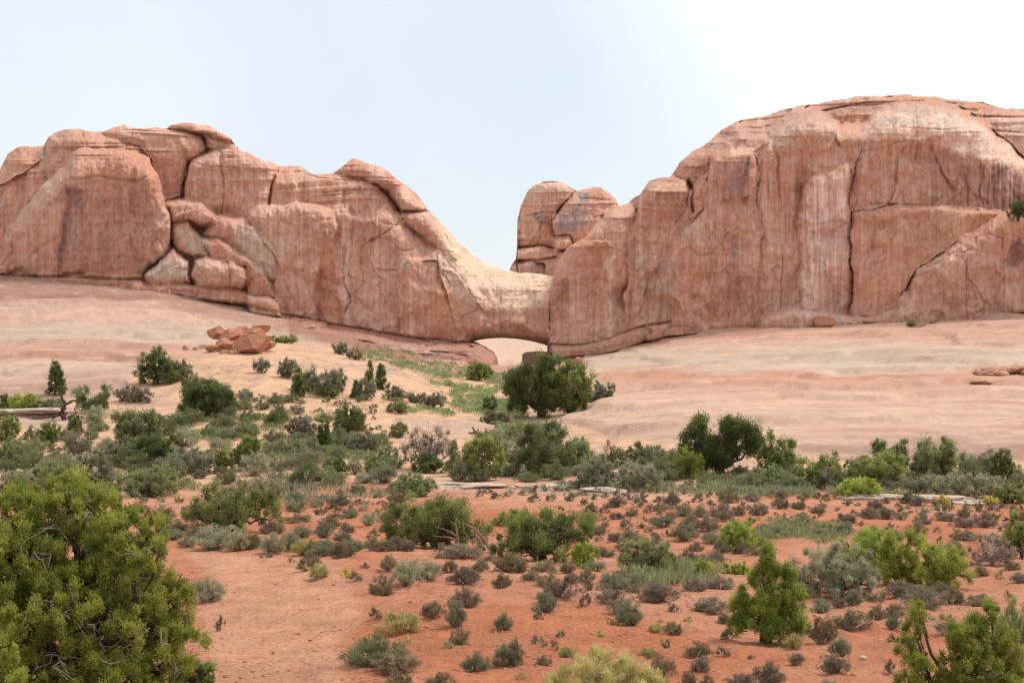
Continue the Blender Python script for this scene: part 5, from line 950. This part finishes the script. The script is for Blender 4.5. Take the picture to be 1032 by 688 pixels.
for (lm, side, p), v in keys.items():
    v.sort()
    ph = {'right': 'right of the '+lm, 'left': 'left of the '+lm, 'in front': 'in front of the '+lm, 'behind': 'behind the '+lm}[side]
    for r, (_, i) in enumerate(v):
        if r < 5 and SH[i][2] > 9: LAB[i] = ('nearest ' if r == 0 else ORD[r]+'nearest ')+WORD[p]+' shrub '+ph
GRP = 'low shrubs scattered over the red soil'
for i in order:
    x, y, w, h, p = SH[i]; X, Y, Z = float(XS[i]), float(YS[i]), float(ZS[i]); m = Y/F
    kd = 'near' if w > 17 else 'far'; pr = PROTO[p, kd]; r_ = np.random.default_rng(i+9)
    f, s = pr[r_.integers(len(pr))]
    o = empty(NAME[p], (X, Y, Z-.01)); o.rotation_euler = (0, 0, r_.uniform(0, 6.28)); o.scale = (w*m*r_.uniform(1.0, 1.25), w*m*r_.uniform(.75, 1.2), h*m*r_.uniform(1.15, 1.6))
    lb = LAB.get(i) or ('one of the smallest %s shrubs dotted over the red slope' % WORD[p])
    tag(o, lb, 'shrub', GRP); link('foliage', f, o)
    if w > 9: link('stems', s, o)

# big pale rabbitbrush at the bottom edge
plant('rabbitbrush', 'big pale yellow-green rabbitbrush rising over the bottom edge in the middle', 'shrub', 612, 716, 130, 66, 'dome', 'rabbit', 77, None, depth=18.6, dens=1.15, leafpx=3.2, thin=.5, up=1.3, twigs=30, tuft=6)

# ---------------------------------------------------------------- uncountable cover
def cover(name, label, polys, per, pal, hpx, seed, hm=(.25, .5), thin=.3, clump=True):
    rng = np.random.default_rng(seed); X = []; Y = []; Z = []
    for poly, n in polys:
        P = np.array(poly); x = rng.uniform(P[:, 0].min(), P[:, 0].max(), n*4); y = rng.uniform(P[:, 1].min(), P[:, 1].max(), n*4)
        k = sdist(x, y, poly)+fbm(x*.08, y*.15, 0, seed, 3)*10 > 0; x = x[k][:n]; y = y[k][:n]; a, b, c = hit(x, y); X.append(a); Y.append(b); Z.append(c)
    X = np.concatenate(X); Y = np.concatenate(Y); n = len(X); q = fbm(X*.3, Y*.3, 0, seed+1, 3) > -.12
    X, Y = X[q], Y[q]; n = len(X)
    sz = rng.uniform(.5, 1, n); rs = np.repeat(sz, per)
    dx = rng.normal(size=n*per)*.22*rs; dy = rng.normal(size=n*per)*.3*rs
    xx = np.repeat(X, per)+dx; yy = np.repeat(Y, per)+dy; zz = gz(xx, yy)
    D = unit(rng, n*per)*.55; D[:, 2] = np.abs(D[:, 2])+.8; D /= np.linalg.norm(D, axis=1)[:, None]
    m = yy/F; L = rng.uniform(*hm, n*per)*rs; zz = zz+L*.4+rng.uniform(0, .25, n*per)*rs*(.6 if clump else 0)
    V, Q = blades(np.stack([xx, yy, zz], -1), D, L, np.maximum(L*thin, .9*m), rng)
    v = np.repeat(np.clip(np.repeat(rng.uniform(0, 1, n), per)*.6+rng.uniform(0, .4, n*per), 0, 1), 4)
    o = link(name, mesh_np(name, V, Q, M_LEAF[pal], {'v': v}, False)); tag(o, label, 'ground cover', kind='stuff')
cover('swale_grass', 'green grass and low growth filling the swale below the arch', [([(340, 350), (400, 352), (440, 366), (480, 376), (530, 386), (530, 412), (505, 420), (470, 402), (440, 388), (400, 370), (345, 358)], 950), ([(395, 408), (500, 404), (520, 420), (440, 420)], 250), ([(500, 405), (530, 400), (530, 440), (500, 446)], 250)], 14, 'broom', 4, 11)
cover('green_cover', 'low green cover among the shrubs on the left', [([(180, 415), (280, 425), (285, 450), (230, 450), (150, 440)], 700), ([(265, 445), (380, 440), (385, 462), (330, 468), (268, 462)], 800), ([(130, 470), (200, 480), (200, 500), (130, 500)], 200), ([(0, 405), (60, 408), (55, 418), (0, 418)], 150)], 12, 'olive', 4, 12, (.2, .45))
cover('green_cover', 'pale grey-green low cover in the wash below the slickrock', [([(740, 478), (1032, 486), (1032, 500), (740, 500)], 1000), ([(560, 478), (740, 482), (740, 498), (560, 494)], 350), ([(0, 455), (120, 460), (140, 500), (0, 505)], 500), ([(250, 470), (400, 470), (400, 500), (250, 520)], 450), ([(500, 440), (560, 445), (600, 485), (520, 485)], 350)], 12, 'silver', 4, 13, (.2, .45))
cover('green_cover', 'light green cover at the head of the red slope on the right', [([(690, 490), (840, 492), (840, 502), (690, 502)], 350), ([(760, 530), (850, 526), (850, 545), (760, 550)], 250), ([(640, 570), (720, 565), (720, 590), (640, 592)], 200)], 12, 'broom', 4, 14, (.12, .3))
cover('dry_grass', 'thin dry grass blades scattered on the sand', [([(380, 350), (460, 370), (480, 400), (430, 392), (380, 365)], 160), ([(280, 400), (400, 410), (400, 440), (280, 430)], 180), ([(200, 360), (400, 380), (400, 400), (200, 380)], 50), ([(480, 560), (1032, 580), (1032, 688), (400, 688)], 90)], 10, 'rabbit', 4, 15, (.08, .22), .12)
# pebbles and clods
rng = np.random.default_rng(5); px = rng.uniform(150, 1032, 5200); rw = rng.uniform(545, 690, 5200); X, Y, Z = hit(px, rw); V0, T0 = ICO[2]; VV = []; TT = []
s = .006+.04*rng.uniform(0, 1, 5200)**6
keep = fbm(X*.5, Y*.5, 0, 7, 3) > -.05; X, Y, Z, s = X[keep], Y[keep], Z[keep], s[keep]; n = len(X)
sc3 = s[:, None]*rng.uniform(.6, 1.4, (n, 3))*np.array([1, 1, .6]); VV = (V0[None]*sc3[:, None]*(1+.25*rng.normal(size=(n, len(V0), 1)))+np.stack([X, Y, Z], -1)[:, None]).reshape(-1, 3)
TT = (T0[None]+(np.arange(n)*len(V0))[:, None, None]).reshape(-1, 3)
tag(link('pebbles', mesh_np('pebbles', VV, None, rock_mat('red_pebble', 6, .4, (.46, .20, .11), False), None, False, TT)), 'small red pebbles and clods on the red soil', 'pebbles', kind='stuff')
